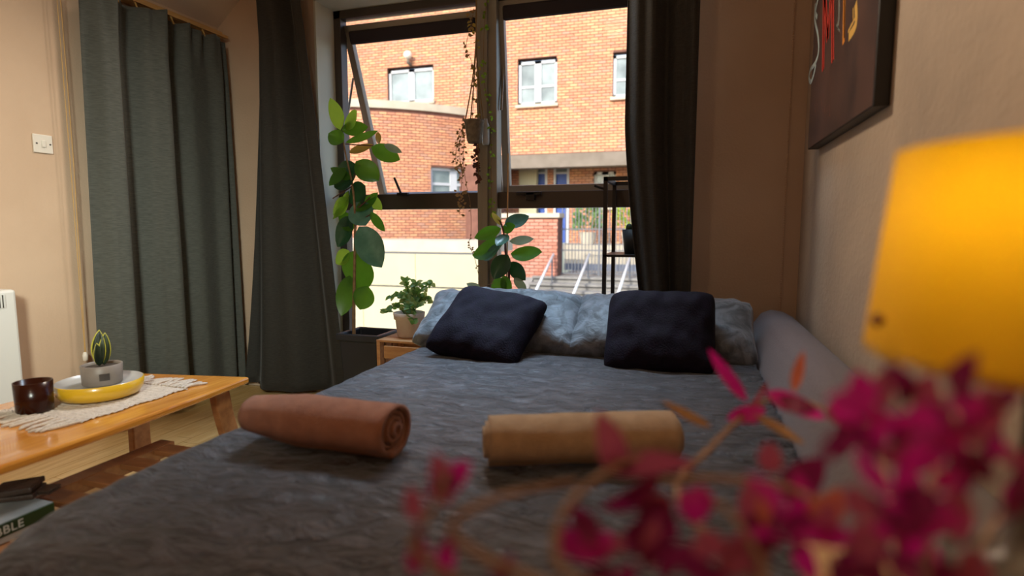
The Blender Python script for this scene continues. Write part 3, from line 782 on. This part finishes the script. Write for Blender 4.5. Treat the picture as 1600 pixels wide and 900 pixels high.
def pillow(w_, h_, t_, M, m, seed=0, wr=.008, sharp=.10):
    vs = []; fs = []; n_ = 44
    for side in (1, -1):
        st_ = len(vs)
        for j_ in range(n_+1):
            for i_ in range(n_+1):
                u = 2*i_/n_-1; v = 2*j_/n_-1
                x_ = w_/2*u*(1-sharp*(1-v*v)*u*u); y_ = h_/2*v*(1-sharp*(1-u*u)*v*v)
                cr_ = 1-.075*(u*u*v*v)**3; x_ *= cr_; y_ *= cr_
                th = t_/2*max(0,(1-u**4))**.55*max(0,(1-v**4))**.55
                nn = noise.noise(Vector((x_*6+seed, y_*6, side*3)))*wr*2 + noise.noise(Vector((x_*22+seed, y_*14, side)))*wr
                vs.append(M @ Vector((x_, y_, side*(th+nn*min(1,th/.02)))))
        for j_ in range(n_):
            for i_ in range(n_):
                a = st_+j_*(n_+1)+i_; q = (a, a+1, a+n_+2, a+n_+1)
                fs.append(q if side > 0 else q[::-1])
    return vs, fs
def pmat(c, lean, roll=0, yaw=0):
    return Matrix.Translation(c) @ Matrix.Rotation(R(yaw),4,'Z') @ Matrix.Rotation(R(lean),4,'X') @ Matrix.Rotation(R(roll),4,'Z')
def weld(o):
    mo = o.modifiers.new('weld','WELD'); mo.merge_threshold = .0005; return o
M_pil = mat('grey_pillow_velvet', (.085,.095,.105), .6, (.19,.21,.235), 9, .6, 14, sheen=.4, distort=2, contrast=(.4,.62))
c1 = (-.865,2.61,BT+.11)
p1 = weld(obj('pillow', pillow(.84,.42,.20, pmat(c1, 30), M_pil, 1, .012, .05), M_pil, smooth=True)); tag(p1, 'crumpled slate blue pillow behind the left navy cushion', 'pillow', 'grey velvet pillows')
c2 = (-.125,2.61,BT+.11)
p2 = weld(obj('pillow', pillow(.82,.42,.20, pmat(c2, 30), M_pil, 5, .012, .05), M_pil, smooth=True)); tag(p2, 'slate blue pillow behind the right navy cushion, beside the backrest', 'pillow', 'grey velvet pillows')
cu1 = weld(obj('cushion', pillow(.45,.42,.16, pmat((-.855,2.38,BT+.125), 38, -14, 4), M_cush, 9, .008, .05), M_cush, smooth=True))
tag(cu1, 'navy velvet scatter cushion tilted on the left pillow', 'cushion', 'navy scatter cushions')
cu2 = weld(obj('cushion', pillow(.44,.38,.15, pmat((-.115,2.40,BT+.135), 52, 3, -4), M_cush, 14, .008, .02), M_cush, smooth=True))
tag(cu2, 'navy velvet scatter cushion standing upright near the backrest', 'cushion', 'navy scatter cushions')

# rolled towels
def towel(name, label, a, b, r, m, turns=4.5, flat_=.92, seed=0, taper=.0):
    a = Vector(a); b = Vector(b); ax = (b-a); L = ax.length; ax.normalize()
    up = Vector((0,0,1)); sd = up.cross(ax).normalized()
    N = int(turns*26); NL = 26
    vs = []; fs = []
    for j_ in range(NL+1):
        v = j_/NL
        for i_ in range(N+1):
            t = i_/N; th = -(t-1)*turns*2*math.pi - 1.9; rr = (.010 + (r-.010)*t)*(1-.13*max(0,(t-.90)/.10)**2)
            shift = .45*(.014*S(t*7+seed) - .010*t)*(1 if v > .5 else -1)*abs(2*v-1)**6
            rs = rr*(1-taper*max(0,.35-v)*1.6) + .003*noise.noise(Vector((math.cos(th)*2+seed, math.sin(th)*2, v*6)))
            if v < .04 or v > .96: rs *= .985
            cz = a.z + r*flat_
            c_ = a + ax*(v*L+shift); c_.z = cz
            vs.append(c_ + sd*(rs*math.cos(th)*1.06) + up*(rs*math.sin(th)*flat_))
    for j_ in range(NL):
        for i_ in range(N):
            q = j_*(N+1)+i_; fs.append((q, q+1, q+N+2, q+N+1))
    t_ = thing(name, label, 'towel', (a+b)/2)
    obj('terry_cloth', (vs, fs), m, t_, smooth=True, solid=.0115)
    return t_
ta = P(398,690,z=BT+.01); tb_ = P(598,712,z=BT+.01)
towel('rolled_towel', 'terracotta rolled towel on the left side of the bedspread', (ta.x-.03,ta.y+.03,BT+.006), (tb_.x+.03,tb_.y+.01,BT+.006), .074, M_towA, 4, .88, 1, taper=.5)
tc1 = P(772,722,z=BT+.01); td = P(1060,712,z=BT+.01)
towel('rolled_towel', 'sand beige rolled towel at the centre of the bedspread behind the magenta leaves', (tc1.x-.02,tc1.y-.01,BT+.006), (td.x-.005,td.y-.01,BT+.006), .066, M_towB, 4, .88, 5)

# ------------------------------------------------------------------ plants by the window
def plant_leaves(parent, data, Yb, seed):
    rnd = random.Random(seed)
    for bx_, by_, tx_, ty_, wd, mi in data:
        Yo = Yb + rnd.uniform(-.08,.08)
        a = P(bx_, by_, Y=Yb+rnd.uniform(-.02,.02)); b = P(tx_, ty_, Y=Yo)
        sc = (b-CAM).length/930
        nr = Vector((rnd.uniform(-.5,.5), -1, rnd.uniform(-.1,.7)))
        obj('leaf', leaf_geo(a, b, wd*sc*1.32, nr, -.04-rnd.random()*.08, rnd.uniform(.08,.38), n=9, sharp=.9), GREEN[mi], parent, smooth=True)
        st_ = a + (a-b).normalized()*.02
RY1 = 2.93
rp = thing('rubber_plant', 'tall rubber plant in an anthracite planter left of the window', 'plant', (P(560,520,Y=RY1).x, RY1, 0))
sp = [P(q[0],q[1],Y=RY1) for q in ((553,540),(553,480),(554,420),(555,360),(554,320),(549,280),(540,240),(534,205))]
obj('stem', T(smooth_path(sp,4), [.011-.0075*i/28 for i in range(29)], 8), M_stem, rp, smooth=True)
L1 = [(532,203,515,153,19,2),(538,200,556,173,19,2),(534,203,575,198,17,1),(540,223,590,204,9,1),(537,222,513,208,20,1),(545,238,583,226,13,5),
 (580,230,625,250,21,1),(600,226,628,238,9,4),(560,260,521,292,38,0),(556,252,592,282,28,1),(571,290,545,316,28,0),(574,306,597,328,14,2),
 (556,316,571,352,32,3),(550,338,526,386,25,0),(561,354,596,418,38,3),(579,331,601,362,13,1),(558,390,562,457,46,1),(575,447,562,484,26,1),
 (547,430,533,494,24,1),(545,298,519,342,18,2),(546,392,524,412,18,2),(540,262,514,290,16,1),(545,310,520,336,20,2),(590,206,592,225,7,5),
 (548,280,516,262,12,1),(556,330,590,300,16,1),(552,360,528,330,18,1)]
plant_leaves(rp, L1, RY1, 3)
for q in ((540,225,583,228),(549,283,562,258),(554,330,579,308),(555,350,582,333),(552,290,520,310)):
    obj('petiole', T([P(q[0],q[1],Y=RY1),P(q[2],q[3],Y=RY1)], .0035, 6), M_stemr, rp)
pc_ = P(566,520,Y=RY1)
def sqpot(cx_, cy_, z0_, z1_, wb, wt_, m, parent, rim=.02):
    bm = bmesh.new()
    prof = [(wb,z0_),(wt_*.97,z1_-.045),(wt_+rim,z1_-.04),(wt_+rim,z1_),(wt_-.01,z1_),(wt_*.93,z1_-.06)]
    rings = [[bm.verts.new((cx_+a_*r_, cy_+b_*r_*.9, z_)) for a_, b_ in ((-1,-1),(1,-1),(1,1),(-1,1))] for r_, z_ in prof]
    bm.faces.new(rings[0])
    for r0, r1 in zip(rings, rings[1:]):
        for k in range(4): bm.faces.new((r0[k],r0[(k+1)%4],r1[(k+1)%4],r1[k]))
    bm.faces.new(rings[-1]); bmesh.ops.recalc_face_normals(bm, faces=bm.faces)
    return obj('planter', bm, m, parent, bevel=.008)
pc_ = P(560,522,Y=2.82)
sqpot(pc_.x-.0, RY1-.01, 0, pc_.z, .10, .125, M_darkpot, rp, .012)

RY2 = 2.97
r2 = thing('rubber_plant', 'shorter rubber plant with a bamboo cane behind the pillows at the window mullion', 'plant', (P(795,460,Y=RY2).x, RY2, .0))
sp = [P(q[0],q[1],Y=RY2) for q in ((796,520),(795,462),(795,420),(790,395),(789,375),(784,352),(777,338))]
obj('stem', T(smooth_path(sp,4), [.008-.004*i/24 for i in range(25)], 8), M_stemr, r2, smooth=True)
L2 = [(783,352,769,332,10,5),(788,352,827,337,18,3),(784,359,805,353,14,1),(783,357,741,372,16,1),(793,366,776,384,17,3),(796,377,834,373,12,4),
 (787,380,737,398,29,1),(782,384,755,406,17,3),(798,396,846,393,23,1),(794,398,771,436,25,0),(796,410,821,438,20,0),(803,434,822,454,11,4),
 (790,436,770,462,22,1),(787,430,795,462,14,1)]
plant_leaves(r2, L2, RY2, 8)
obj('cane', T([P(791,520,Y=RY2+.02),P(794,240,Y=RY2+.02)], .004, 6), M_pine, r2)
q = P(795,500,Y=RY2)
sqpot(q.x, RY2, 0, .40, .07, .09, M_darkpot, r2)
# silver dollar sprig low at mullion
sg = thing('trailing_sprig', 'pale round leaf sprig poking up behind the left pillow', 'plant', P(752,462,Y=2.95))
obj('stem', T(smooth_path([P(742,520,Y=2.95),P(740,466,Y=2.95),P(742,452,Y=2.95)],3), .003, 6), M_stem, sg)
obj('stem', T(smooth_path([P(742,452,Y=2.95),P(760,446,Y=2.95),P(772,442,Y=2.95)],3), .002, 6), M_stem, sg)
obj('leaf', leaf_geo(P(751,453,Y=2.95),P(729,443,Y=2.95), .045, (0,-1,.5), .02), GREEN[4], sg, smooth=True)
obj('pot', lathe([(.001,0),(.05,0),(.06,.14),(.055,.14),(.05,.12),(.001,.12)], (P(742,520,Y=2.95).x,2.95,.30), 18), M_darkpot, sg)
obj('stand', B(((P(742,520,Y=2.95).x-.06,2.955-.06,0),(P(742,520,Y=2.95).x+.06,2.955+.06,.30))), M_cratew, sg, bevel=.004)

# wooden crate + potted plant
CYc = 2.93
cz = P(630,531,Y=CYc-.10).z
k0 = P(590,540,Y=CYc-.13).x; k1 = k0+.34
cr_ = thing('wooden_crate', 'upturned pine crate under the small potted plant by the window', 'crate', ((k0+k1)/2, CYc, 0))
ya, yb = CYc-.14, CYc+.14
for xx in (k0, k1-.02):
    obj('corner_post', B(((xx,ya,0),(xx+.02,ya+.035,cz-.012))), M_cratew, cr_)
    obj('corner_post', B(((xx,yb-.035,0),(xx+.02,yb,cz-.012))), M_cratew, cr_)
for i in range(3):
    w3 = (yb-ya-.02)/3
    obj('top_slat', B(((k0-.002,ya+i*(w3+.01),cz-.012),(k1,ya+i*(w3+.01)+w3,cz))), M_cratew, cr_, bevel=.002)
for zz in (cz-.10, cz-.22, cz-.34):
    for yy in (ya-.010, yb):
        if zz > .02: obj('side_slat', B(((k0+.05 if yy<ya else k0,yy,zz),(k1,yy+.010,zz+.07))), M_cratew, cr_, bevel=.002)
for i in range(3):
    yy = ya+.02+i*.085
    obj('end_slat', B(((k0-.010,yy,.02),(k0-.001,yy+.065,cz-.012))), M_cratew, cr_, bevel=.002)
pp = P(640,530,z=cz); ppx, ppy = P(640,528,Y=CYc).x, CYc
sp_ = thing('potted_plant', 'small bushy green plant in a pale clay pot on the pine crate', 'plant', (ppx,ppy,cz))
obj('pot', lathe([(.001,0),(.062,0),(.068,.01),(.078,.100),(.086,.104),(.090,.140),(.084,.142),(.078,.12)], (ppx,ppy,cz), 32), M_terra, sp_, smooth=True)
obj('soil', lathe([(.08,.122),(.001,.126)], (ppx,ppy,cz), 20), M_soil, sp_)
rnd = random.Random(4); vs = []; fs = []; vs2 = []; fs2 = []
for i in range(16):
    a = rnd.random()*6.283; ln = rnd.uniform(.08,.18)
    out = rnd.uniform(.03,.12); top = Vector((ppx+math.cos(a)*out*1.1, ppy+math.sin(a)*out*.8, cz+.13+ln*rnd.uniform(.5,1)))
    if i == 0: top = Vector((ppx+.15, ppy, cz+.31))
    if i == 1: top = Vector((ppx-.15, ppy, cz+.13))
    if i == 2: top = Vector((ppx-.02, ppy, cz+.32))
    if i == 3: top = Vector((ppx+.06, ppy-.02, cz+.31))
    if i == 4: top = Vector((ppx+.07, ppy-.08, cz+.09))
    base = Vector((ppx+rnd.uniform(-.02,.02), ppy+rnd.uniform(-.02,.02), cz+.12))
    mid = base.lerp(top,.5)+Vector((0,0,.05)); path = smooth_path([base,mid,top],6)
    obj('stem', T(path, .0028, 5), GREEN[1], sp_)
    for k in range(3, len(path)):
        for s in (-1,1):
            dd = Vector((s*math.sin(a)*.6+rnd.uniform(-.6,.6), -s*math.cos(a)*.6+rnd.uniform(-.6,.6), rnd.uniform(-.3,.7))).normalized()
            v, f = leaf_geo(path[k], path[k]+dd*rnd.uniform(.028,.046), .024, (rnd.uniform(-.5,.5),-1,.6), n=4)
            if rnd.random() < .6: kk = len(vs); vs += v; fs += [tuple(q+kk for q in ff) for ff in f]
            else: kk = len(vs2); vs2 += v; fs2 += [tuple(q+kk for q in ff) for ff in f]
obj('foliage', (vs, fs), trans_mat('small_leaf', (.13,.27,.10), (.3,.6,.1), .45, .4, (.20,.36,.17)), sp_, kind='stuff', smooth=True)
obj('foliage', (vs2, fs2), trans_mat('small_leaf_light', (.34,.46,.20), (.55,.7,.15), .45, .4, (.42,.52,.26)), sp_, kind='stuff', smooth=True)

# hanging planter
HY = 3.15
hc = P(741,206,Y=HY); ht_ = P(741,188,Y=HY).z; hb = P(741,224,Y=HY).z
hp = thing('hanging_planter', 'grey hanging planter on jute cords with trailing string vines before the mullion', 'planter', (hc.x,HY,hb))
obj('pot', lathe([(.001,hb),(.034,hb),(.042,hb+.015),(.056,ht_-.015),(.060,ht_),(.055,ht_),(.05,ht_-.02),(.001,ht_-.02)], (hc.x,HY,0), 24), mat('fibre_pot', (.16,.13,.09), .9, (.24,.20,.14), 40, .5, 120), hp, smooth=True)
for dx_, dy_ in ((-.055,0),(.05,.02),(0,-.055),(.02,.05)):
    obj('cord', T(smooth_path([(hc.x+dx_,HY+dy_,ht_),(hc.x+dx_*.35+.01,HY+dy_*.4,ht_+.22),(hc.x+.015,HY,ht_+.45),(hc.x+.02,HY,WZ1-.01)],4), .0035, 6), M_rope, hp)
obj('soil', lathe([(.052,ht_-.012),(.001,ht_-.008)], (hc.x,HY,0), 16), M_soil, hp)
def vine(parent, pts, m1, m2, n, sz, seed, Y=HY, jitter=.012):
    rnd = random.Random(seed); path = smooth_path([P(a_,b_,Y=Y) for a_,b_ in pts], 8)
    obj('vine', T(path, .0014, 5), M_stem, parent)
    vs = []; fs = []
    for i in range(n):
        k = rnd.randrange(len(path)-1); p = path[k].lerp(path[k+1], rnd.random()) + Vector((rnd.uniform(-1,1),rnd.uniform(-1,1),rnd.uniform(-1,1)))*jitter*.5
        d = Vector((rnd.uniform(-1,1),rnd.uniform(-.6,.6),rnd.uniform(-.8,.5))).normalized()
        v, f = leaf_geo(p, p+d*sz*rnd.uniform(.7,1.3), sz*.7, (rnd.uniform(-.5,.5),-1,rnd.uniform(-.5,.5)), n=3)
        kk = len(vs); vs += v; fs += [tuple(q+kk for q in ff) for ff in f]
    obj('vine_leaves', (vs, fs), m1, parent, kind='stuff', smooth=True)
dryl = trans_mat('dry_vine_leaf', (.28,.17,.08), (.5,.3,.1), .3, .6, (.36,.26,.12))
vine(hp, [(730,190),(722,205),(718,240),(722,270),(720,300),(718,335)], dryl, None, 75, .020, 1, jitter=.05)
vine(hp, [(732,190),(726,215),(724,250),(728,285),(735,320),(736,365),(733,380),(742,405),(748,430)], dryl, None, 34, .016, 2, jitter=.012)
vine(hp, [(728,192),(716,215),(712,250),(716,262)], dryl, None, 40, .018, 6, jitter=.045)
vine(hp, [(741,12),(736,40),(728,75),(738,100),(740,150),(738,188)], dryl, None, 26, .024, 3, jitter=.05)
vine(hp, [(760,2),(756,60),(757,130),(766,180),(768,250),(768,310),(769,340)], GREEN[2], None, 60, .022, 4, Y=YF-.06, jitter=.02)
vine(hp, [(735,35),(745,60),(744,120),(746,185)], GREEN[5], None, 20, .026, 9, jitter=.03)
# dark dried bunch below pot
bm = bmesh.new(); tube(bm, [P(747,224,Y=HY),P(748,282,Y=HY)], [.004,.003], 5)
obj('tail_cord', bm, M_rope, hp)
vine(hp, [(745,226),(742,250),(748,282)], M_stemr, None, 46, .026, 12, jitter=.014)
b0 = P(759,206,Y=YF-.055)
wb = obj('water_bottle', lathe([(.001,-.075),(.018,-.075),(.021,-.06),(.021,.035),(.014,.055),(.010,.075),(.001,.076)], b0, 16), mat('frosted_white', (.6,.62,.62), .4), smooth=True)
tag(wb, 'small white bottle fixed to the mullion beside the hanging planter', 'bottle')

# ------------------------------------------------------------------ black plant stand and pot
SY = 2.90
a = P(947,276,Y=SY); x0_ = a.x-.012; zt_ = a.z; x1_ = x0_+.30
stn = thing('plant_stand', 'slim black metal plant stand beside the right curtain', 'plant stand', (x0_+.15,SY+.05,0))
yb_ = 3.24
for xx in (x0_, x1_):
    for yy in (SY, yb_):
        obj('post', B(((xx,yy,0),(xx+.020,yy+.018,zt_))), M_black, stn)
obj('top_frame', B(((x0_,SY,zt_-.02),(x1_+.02,SY+.018,zt_)), ((x0_,yb_,zt_-.02),(x1_+.02,yb_+.018,zt_)), ((x0_,SY,zt_-.02),(x0_+.02,yb_,zt_)), ((x1_,SY,zt_-.02),(x1_+.02,yb_,zt_))), M_black, stn)
shz = P(960,398,Y=SY).z
for zz in (shz, .55):
    obj('shelf', B(((x0_,SY,zz-.012),(x1_+.02,yb_+.018,zz))), M_black, stn)
q = P(981,397,Y=SY+.10)
bp = thing('black_plant_pot', 'black plant pot with dark cactus on the black stand, half behind the right curtain', 'plant pot', (q.x+.02,SY+.14,shz))
obj('pot', lathe([(.001,0),(.042,0),(.056,.125),(.052,.125),(.048,.11),(.001,.11)], (q.x+.02,SY+.14,shz), 24), mat('matt_black_pot', (.03,.035,.035), .6), bp, smooth=True)
for dx_, h_ in ((-.02,.04),(.01,.06),(.03,.045)):
    obj('cactus_stem', sphere((q.x+.02+dx_,SY+.14,shz+.12+h_*.3), .018, 10, 1.3), mat('cactus', (.03,.06,.02), .7), bp, smooth=True)

# ------------------------------------------------------------------ artwork on the right wall
AX = XR-.042
ay0 = P(1392,155,X=XR).y; ay1 = P(1262,240,X=AX).y; az0 = (P(1363,158,X=AX).z+P(1262,240,X=AX).z)/2; az1 = az0+.98
art = thing('wall_canvas', 'large dark canvas print with neon style lettering on the right wall', 'picture', (XR,(ay0+ay1)/2,az0))
obj('canvas_edge', B(((AX,ay0,az0),(XR-.001,ay1,az1))), M_black, art, bevel=.003)
M_print = mat('canvas_print', (.035,.028,.036), .28, (.14,.075,.065), 3.2, .1, 200, contrast=(.35,.75), distort=.8, coat=.25)
obj('canvas_print', B(((AX-.0015,ay0+.004,az0+.004),(AX,ay1-.003,az1-.003))), M_print, art)
def ink(name, col): return mat(name, col, .35)
def stroke(pts, wd, m, nm='letter'):
    W = [P(a_, b_, X=AX-.002) for a_, b_ in pts]; path = smooth_path(W, 5) if len(W) > 2 else W
    bm = bmesh.new(); prev = None
    for i, p in enumerate(path):
        d = (path[min(i+1,len(path)-1)]-path[max(i-1,0)]).normalized(); s = Vector((0,-d.z,d.y))*wd/2
        cur = (bm.verts.new((AX-.002,p.y+s.y,p.z+s.z)), bm.verts.new((AX-.002,p.y-s.y,p.z-s.z)))
        if prev: bm.faces.new((prev[0],prev[1],cur[1],cur[0]))
        prev = cur
    return obj(nm, bm, m, art)
pale = ink('pale_neon', (.62,.74,.68)); red = ink('red_neon', (.80,.06,.04)); redl = ink('light_red_neon', (.95,.40,.30)); orn = ink('orange_neon', (.95,.34,.04)); yl = ink('amber_neon', (.98,.60,.14)); gry = ink('grey_neon', (.30,.34,.32))
stroke([(1277,27),(1274,20),(1276,8),(1279,-8),(1280,-30),(1276,-45),(1273,-30)], .020, pale)
stroke([(1274,5),(1273,30),(1278,55),(1279,80),(1274,98),(1266,110),(1264,122),(1267,128),(1271,118),(1275,100)], .020, pale)
for pts in (((1286,110),(1288,-30)), ((1288,-30),(1293,62)), ((1293,62),(1301,-35)), ((1301,-35),(1301,96))):
    stroke(pts, .040, red); stroke(pts, .011, redl)
stroke([(1311,-35),(1311,20),(1309,46)], .018, gry); stroke([(1307,38),(1312,48)], .008, gry)
stroke([(1320,-40),(1318,68)], .030, orn); stroke([(1320,-40),(1319,60)], .012, yl)
stroke([(1337,5),(1337,38),(1326,58)], .030, yl); stroke([(1333,12),(1333,30)], .008, yl); stroke([(1325,50),(1336,28)], .010, yl)
for k in range(24):
    rr_ = random.Random(k); a_ = 1270+rr_.random()*28; b_ = 120+rr_.random()*60
    stroke([(a_,b_),(a_+rr_.uniform(-2,2),b_+rr_.uniform(5,14))], .003, ink('splash', (.30,.12,.08)) if k == 0 else bpy.data.materials['splash'], 'paint_fleck')

# ------------------------------------------------------------------ cabinet, lamp, magenta foliage (foreground)
CZ = .78
cbx0, cbx1, cby0, cby1 = .10, .49, -.30, .55
cab = thing('side_cabinet', 'wooden side cabinet under the yellow lamp in the foreground right', 'cabinet', (.3,.15,0))
M_cab = mat('cabinet_oak', (.42,.26,.14), .5, (.52,.34,.19), 6, .1, 40, stretch=(1,7,7))
obj('carcass', B(((cbx0+.01,cby0+.01,.06),(cbx1-.005,cby1-.01,CZ-.025))), M_cab, cab, bevel=.003)
obj('top', B(((cbx0,cby0,CZ-.025),(cbx1,cby1,CZ))), M_cab, cab, bevel=.005)
for z_ in (.08,.31,.54):
    dr = obj('drawer', B(((cbx0-.004,cby0+.03,z_),(cbx0+.012,cby1-.03,z_+.20))), M_cab, cab, bevel=.003)
    obj('knob', sphere((cbx0-.016,.15,z_+.1), .012), M_frame, dr, smooth=True)
for x_ in (cbx0+.02, cbx1-.06):
    for y_ in (cby0+.02, cby1-.06): obj('leg', B(((x_,y_,0),(x_+.04,y_+.04,.06))), M_cab, cab)

LD = .43
lc = P(1655,400,D=LD); lx, ly = lc.x, lc.y
zb_ = P(1480,572,D=LD*.97).z; ztp = P(1480,224,D=LD*.97).z
lp = thing('table_lamp', 'table lamp with a glowing mustard yellow drum shade at the right edge', 'lamp', (lx,ly,CZ))
M_shade = trans_mat('mustard_shade', (.74,.47,.03), (.90,.68,.09), .45, .8, (.78,.51,.04), 30)
rb, rt_ = .121, .106
obj('shade', lathe([(rb,zb_),(rb-.0003,zb_+.004),((rb+rt_)/2,(zb_+ztp)/2),(rt_,ztp-.004),(rt_,ztp)], (lx,ly,0), 64), M_shade, lp, smooth=True, solid=.0012)
obj('shade_band', lathe([(rb+.0012,zb_-.001),(rb+.0008,zb_+.005)], (lx,ly,0), 64), M_yel, lp, smooth=True)
obj('base', lathe([(.001,0),(.055,0),(.055,.012),(.02,.022),(.012,.05),(.012,zb_-CZ+.03),(.018,zb_-CZ+.035),(.018,zb_-CZ+.07),(.001,zb_-CZ+.07)], (lx,ly,CZ), 28), M_frame, lp, smooth=True)
for k in range(3):
    a_ = k*2.094; obj('spider_arm', T([(lx,ly,zb_+.05),(lx+math.cos(a_)*(rb-.008),ly+math.sin(a_)*(rb-.008),zb_+.05)], .0018, 5), M_frame, lp)
M_bulb = bpy.data.materials.new('warm_bulb'); M_bulb.use_nodes = True
nb = M_bulb.node_tree.nodes['Principled BSDF']; nb.inputs['Emission Color'].default_value = (1,.75,.42,1); nb.inputs['Emission Strength'].default_value = 5
obj('bulb', sphere((lx,ly,zb_+.105), .026, 16), M_bulb, lp, smooth=True)
light('bulb_light', 'POINT', (lx-.035,ly-.035,zb_+.115), .75, (1,.86,.66), .03)
kb = P(1371,500,D=LD)
obj('finial', sphere((kb.x,kb.y,kb.z), .005, 10), M_dteak, lp, smooth=True)

MG = [trans_mat('magenta_leaf', (.50,.008,.22), (.75,.01,.36), .35, .5, (.62,.02,.32), 40),
      trans_mat('deep_magenta_leaf', (.17,.006,.07), (.30,.01,.13), .3, .5, (.24,.015,.10), 40),
      trans_mat('coral_leaf', (.55,.13,.10), (.7,.2,.12), .35, .5, (.6,.2,.13), 40),
      trans_mat('tan_leaf', (.42,.22,.10), (.5,.3,.12), .3, .6, (.5,.28,.14), 40),
      trans_mat('dusty_pink_leaf', (.38,.07,.14), (.5,.1,.2), .3, .6, (.46,.11,.19), 40)]
M_twig = mat('brown_twig', (.27,.16,.11), .85, (.40,.26,.18), 60, .4, 200)
vx, vy = .20, .28
va = thing('foliage_vase', 'vase of magenta artificial foliage on the side cabinet in the foreground', 'vase', (vx,vy,CZ))
obj('vase', lathe([(.001,0),(.035,0),(.045,.03),(.040,.07),(.022,.095),(.026,.11),(.022,.11),(.018,.095),(.001,.09)], (vx,vy,CZ), 28), M_greypot, va, smooth=True)
mouth = Vector((vx,vy,CZ+.10))
fo = thing('magenta_foliage', 'blurred branches of artificial magenta leaves across the lower right foreground', 'foliage', mouth)
def twig(pts, r0=.0042):
    path = smooth_path([mouth - Vector((0,0,.06)), mouth] + [P(a_,b_,D=d_) for a_,b_,d_ in pts], 5)
    n_ = len(path)-1
    obj('twig', T(path, [r0*(1-.5*i/n_) for i in range(n_+1)], 6), M_twig, fo, smooth=True)
def fleaf(a_, b_, c_, d_, wd, D, mi, D2=None, rnd=random):
    p = P(a_, b_, D=D); q = P(c_, d_, D=D2 or D)
    obj('leaf', leaf_geo(p, q, wd*.86*D/900, CN+Vector((rnd.uniform(-.4,.4),0,rnd.uniform(-.2,.6))), rnd.uniform(-.25,.25), rnd.uniform(-.6,.6), n=7, sharp=.8), MG[mi], fo, smooth=True)
twig([(1300,980,.34),(1060,780,.48),(1110,700,.62),(1168,645,.68),(1215,622,.68),(1290,640,.62),(1350,700,.56)])
twig([(1150,960,.32),(900,905,.34),(870,830,.36),(905,770,.38),(960,730,.40),(1000,712,.42)])
twig([(1100,980,.31),(820,900,.33),(705,830,.35),(760,785,.37),(830,765,.39),(900,752,.41)])
twig([(1000,990,.31),(780,940,.33),(650,860,.34),(680,790,.35),(700,735,.36)])
twig([(1360,960,.33),(1330,860,.36),(1250,770,.40),(1120,748,.43),(1030,752,.44)])
twig([(1480,960,.33),(1450,820,.36),(1470,700,.40),(1500,640,.42)])
twig([(1430,960,.34),(1400,850,.38),(1380,730,.45),(1350,660,.5)])
twig([(1500,990,.33),(1530,860,.35),(1590,770,.38),(1640,720,.4)], .003)
twig([(1250,980,.32),(1190,880,.35),(1140,800,.38),(1080,780,.4)])
for d in ((1168,628,1108,545,24,.68,0),(1135,655,1196,640,30,.68,0),(1192,655,1150,640,26,.67,0),(1112,668,1034,624,19,.68,3),(1165,650,1200,595,10,.68,4),
          (1180,648,1256,694,17,.67,3),(1195,612,1290,655,34,.60,0),(1205,628,1275,640,30,.60,1),(1240,612,1256,548,20,.60,2),(1290,650,1345,640,46,.55,4),
          (1335,650,1310,715,34,.54,1),(1300,625,1360,690,38,.54,0),
          (965,740,932,640,54,.42,4),(990,735,935,690,44,.42,1),(950,735,1090,728,50,.42,4),(1030,740,935,790,44,.42,1),
          (668,775,735,722,50,.37,0),(700,790,680,705,44,.37,4),(672,765,720,745,40,.36,1),(650,815,640,760,36,.35,4),(640,905,652,815,34,.34,1),
          (688,910,700,840,36,.34,0),(640,890,670,850,38,.34,0),(770,905,800,860,40,.34,1),(865,838,955,868,56,.37,0),(960,840,900,850,40,.37,0),
          (1040,770,1010,840,60,.40,4),(1060,800,1115,775,60,.39,0),(1080,820,1100,760,50,.39,0),(1000,790,1060,840,60,.40,1),(975,860,1040,800,60,.38,1),
          (1180,750,1160,820,46,.40,4),(1215,740,1200,690,50,.44,4),(1225,780,1290,715,64,.44,1),(1250,800,1245,735,40,.42,0),(1280,830,1310,760,60,.40,2),
          (1240,850,1260,780,56,.38,0),(1130,900,1180,830,60,.36,4),(1180,905,1220,840,50,.36,1),(1100,890,1060,850,60,.36,1)):
    fleaf(*d)
rnd = random.Random(21)
for i in range(92):
    a_ = rnd.uniform(1330,1600); b_ = rnd.uniform(625,900)
    if a_ > 1470 and b_ > 730 and rnd.random() < .9: continue
    th = rnd.uniform(0, 6.283); L = rnd.uniform(50,100); D = rnd.uniform(.27,.37)
    mi = rnd.choice([1,1,0,0,4,1,0,4,4,1,0]) 
    fleaf(a_, b_, a_+L*math.cos(th), b_+L*math.sin(th), rnd.uniform(32,58), D, mi, rnd=rnd)
for i in range(26):
    a_ = rnd.uniform(880,1380); b_ = rnd.uniform(800,930)
    th = rnd.uniform(0, 6.283); L = rnd.uniform(50,90)
    fleaf(a_, b_, a_+L*math.cos(th), b_+L*math.sin(th), rnd.uniform(30,54), rnd.uniform(.32,.40), rnd.choice([1,1,4,0,1,2]), rnd=rnd)
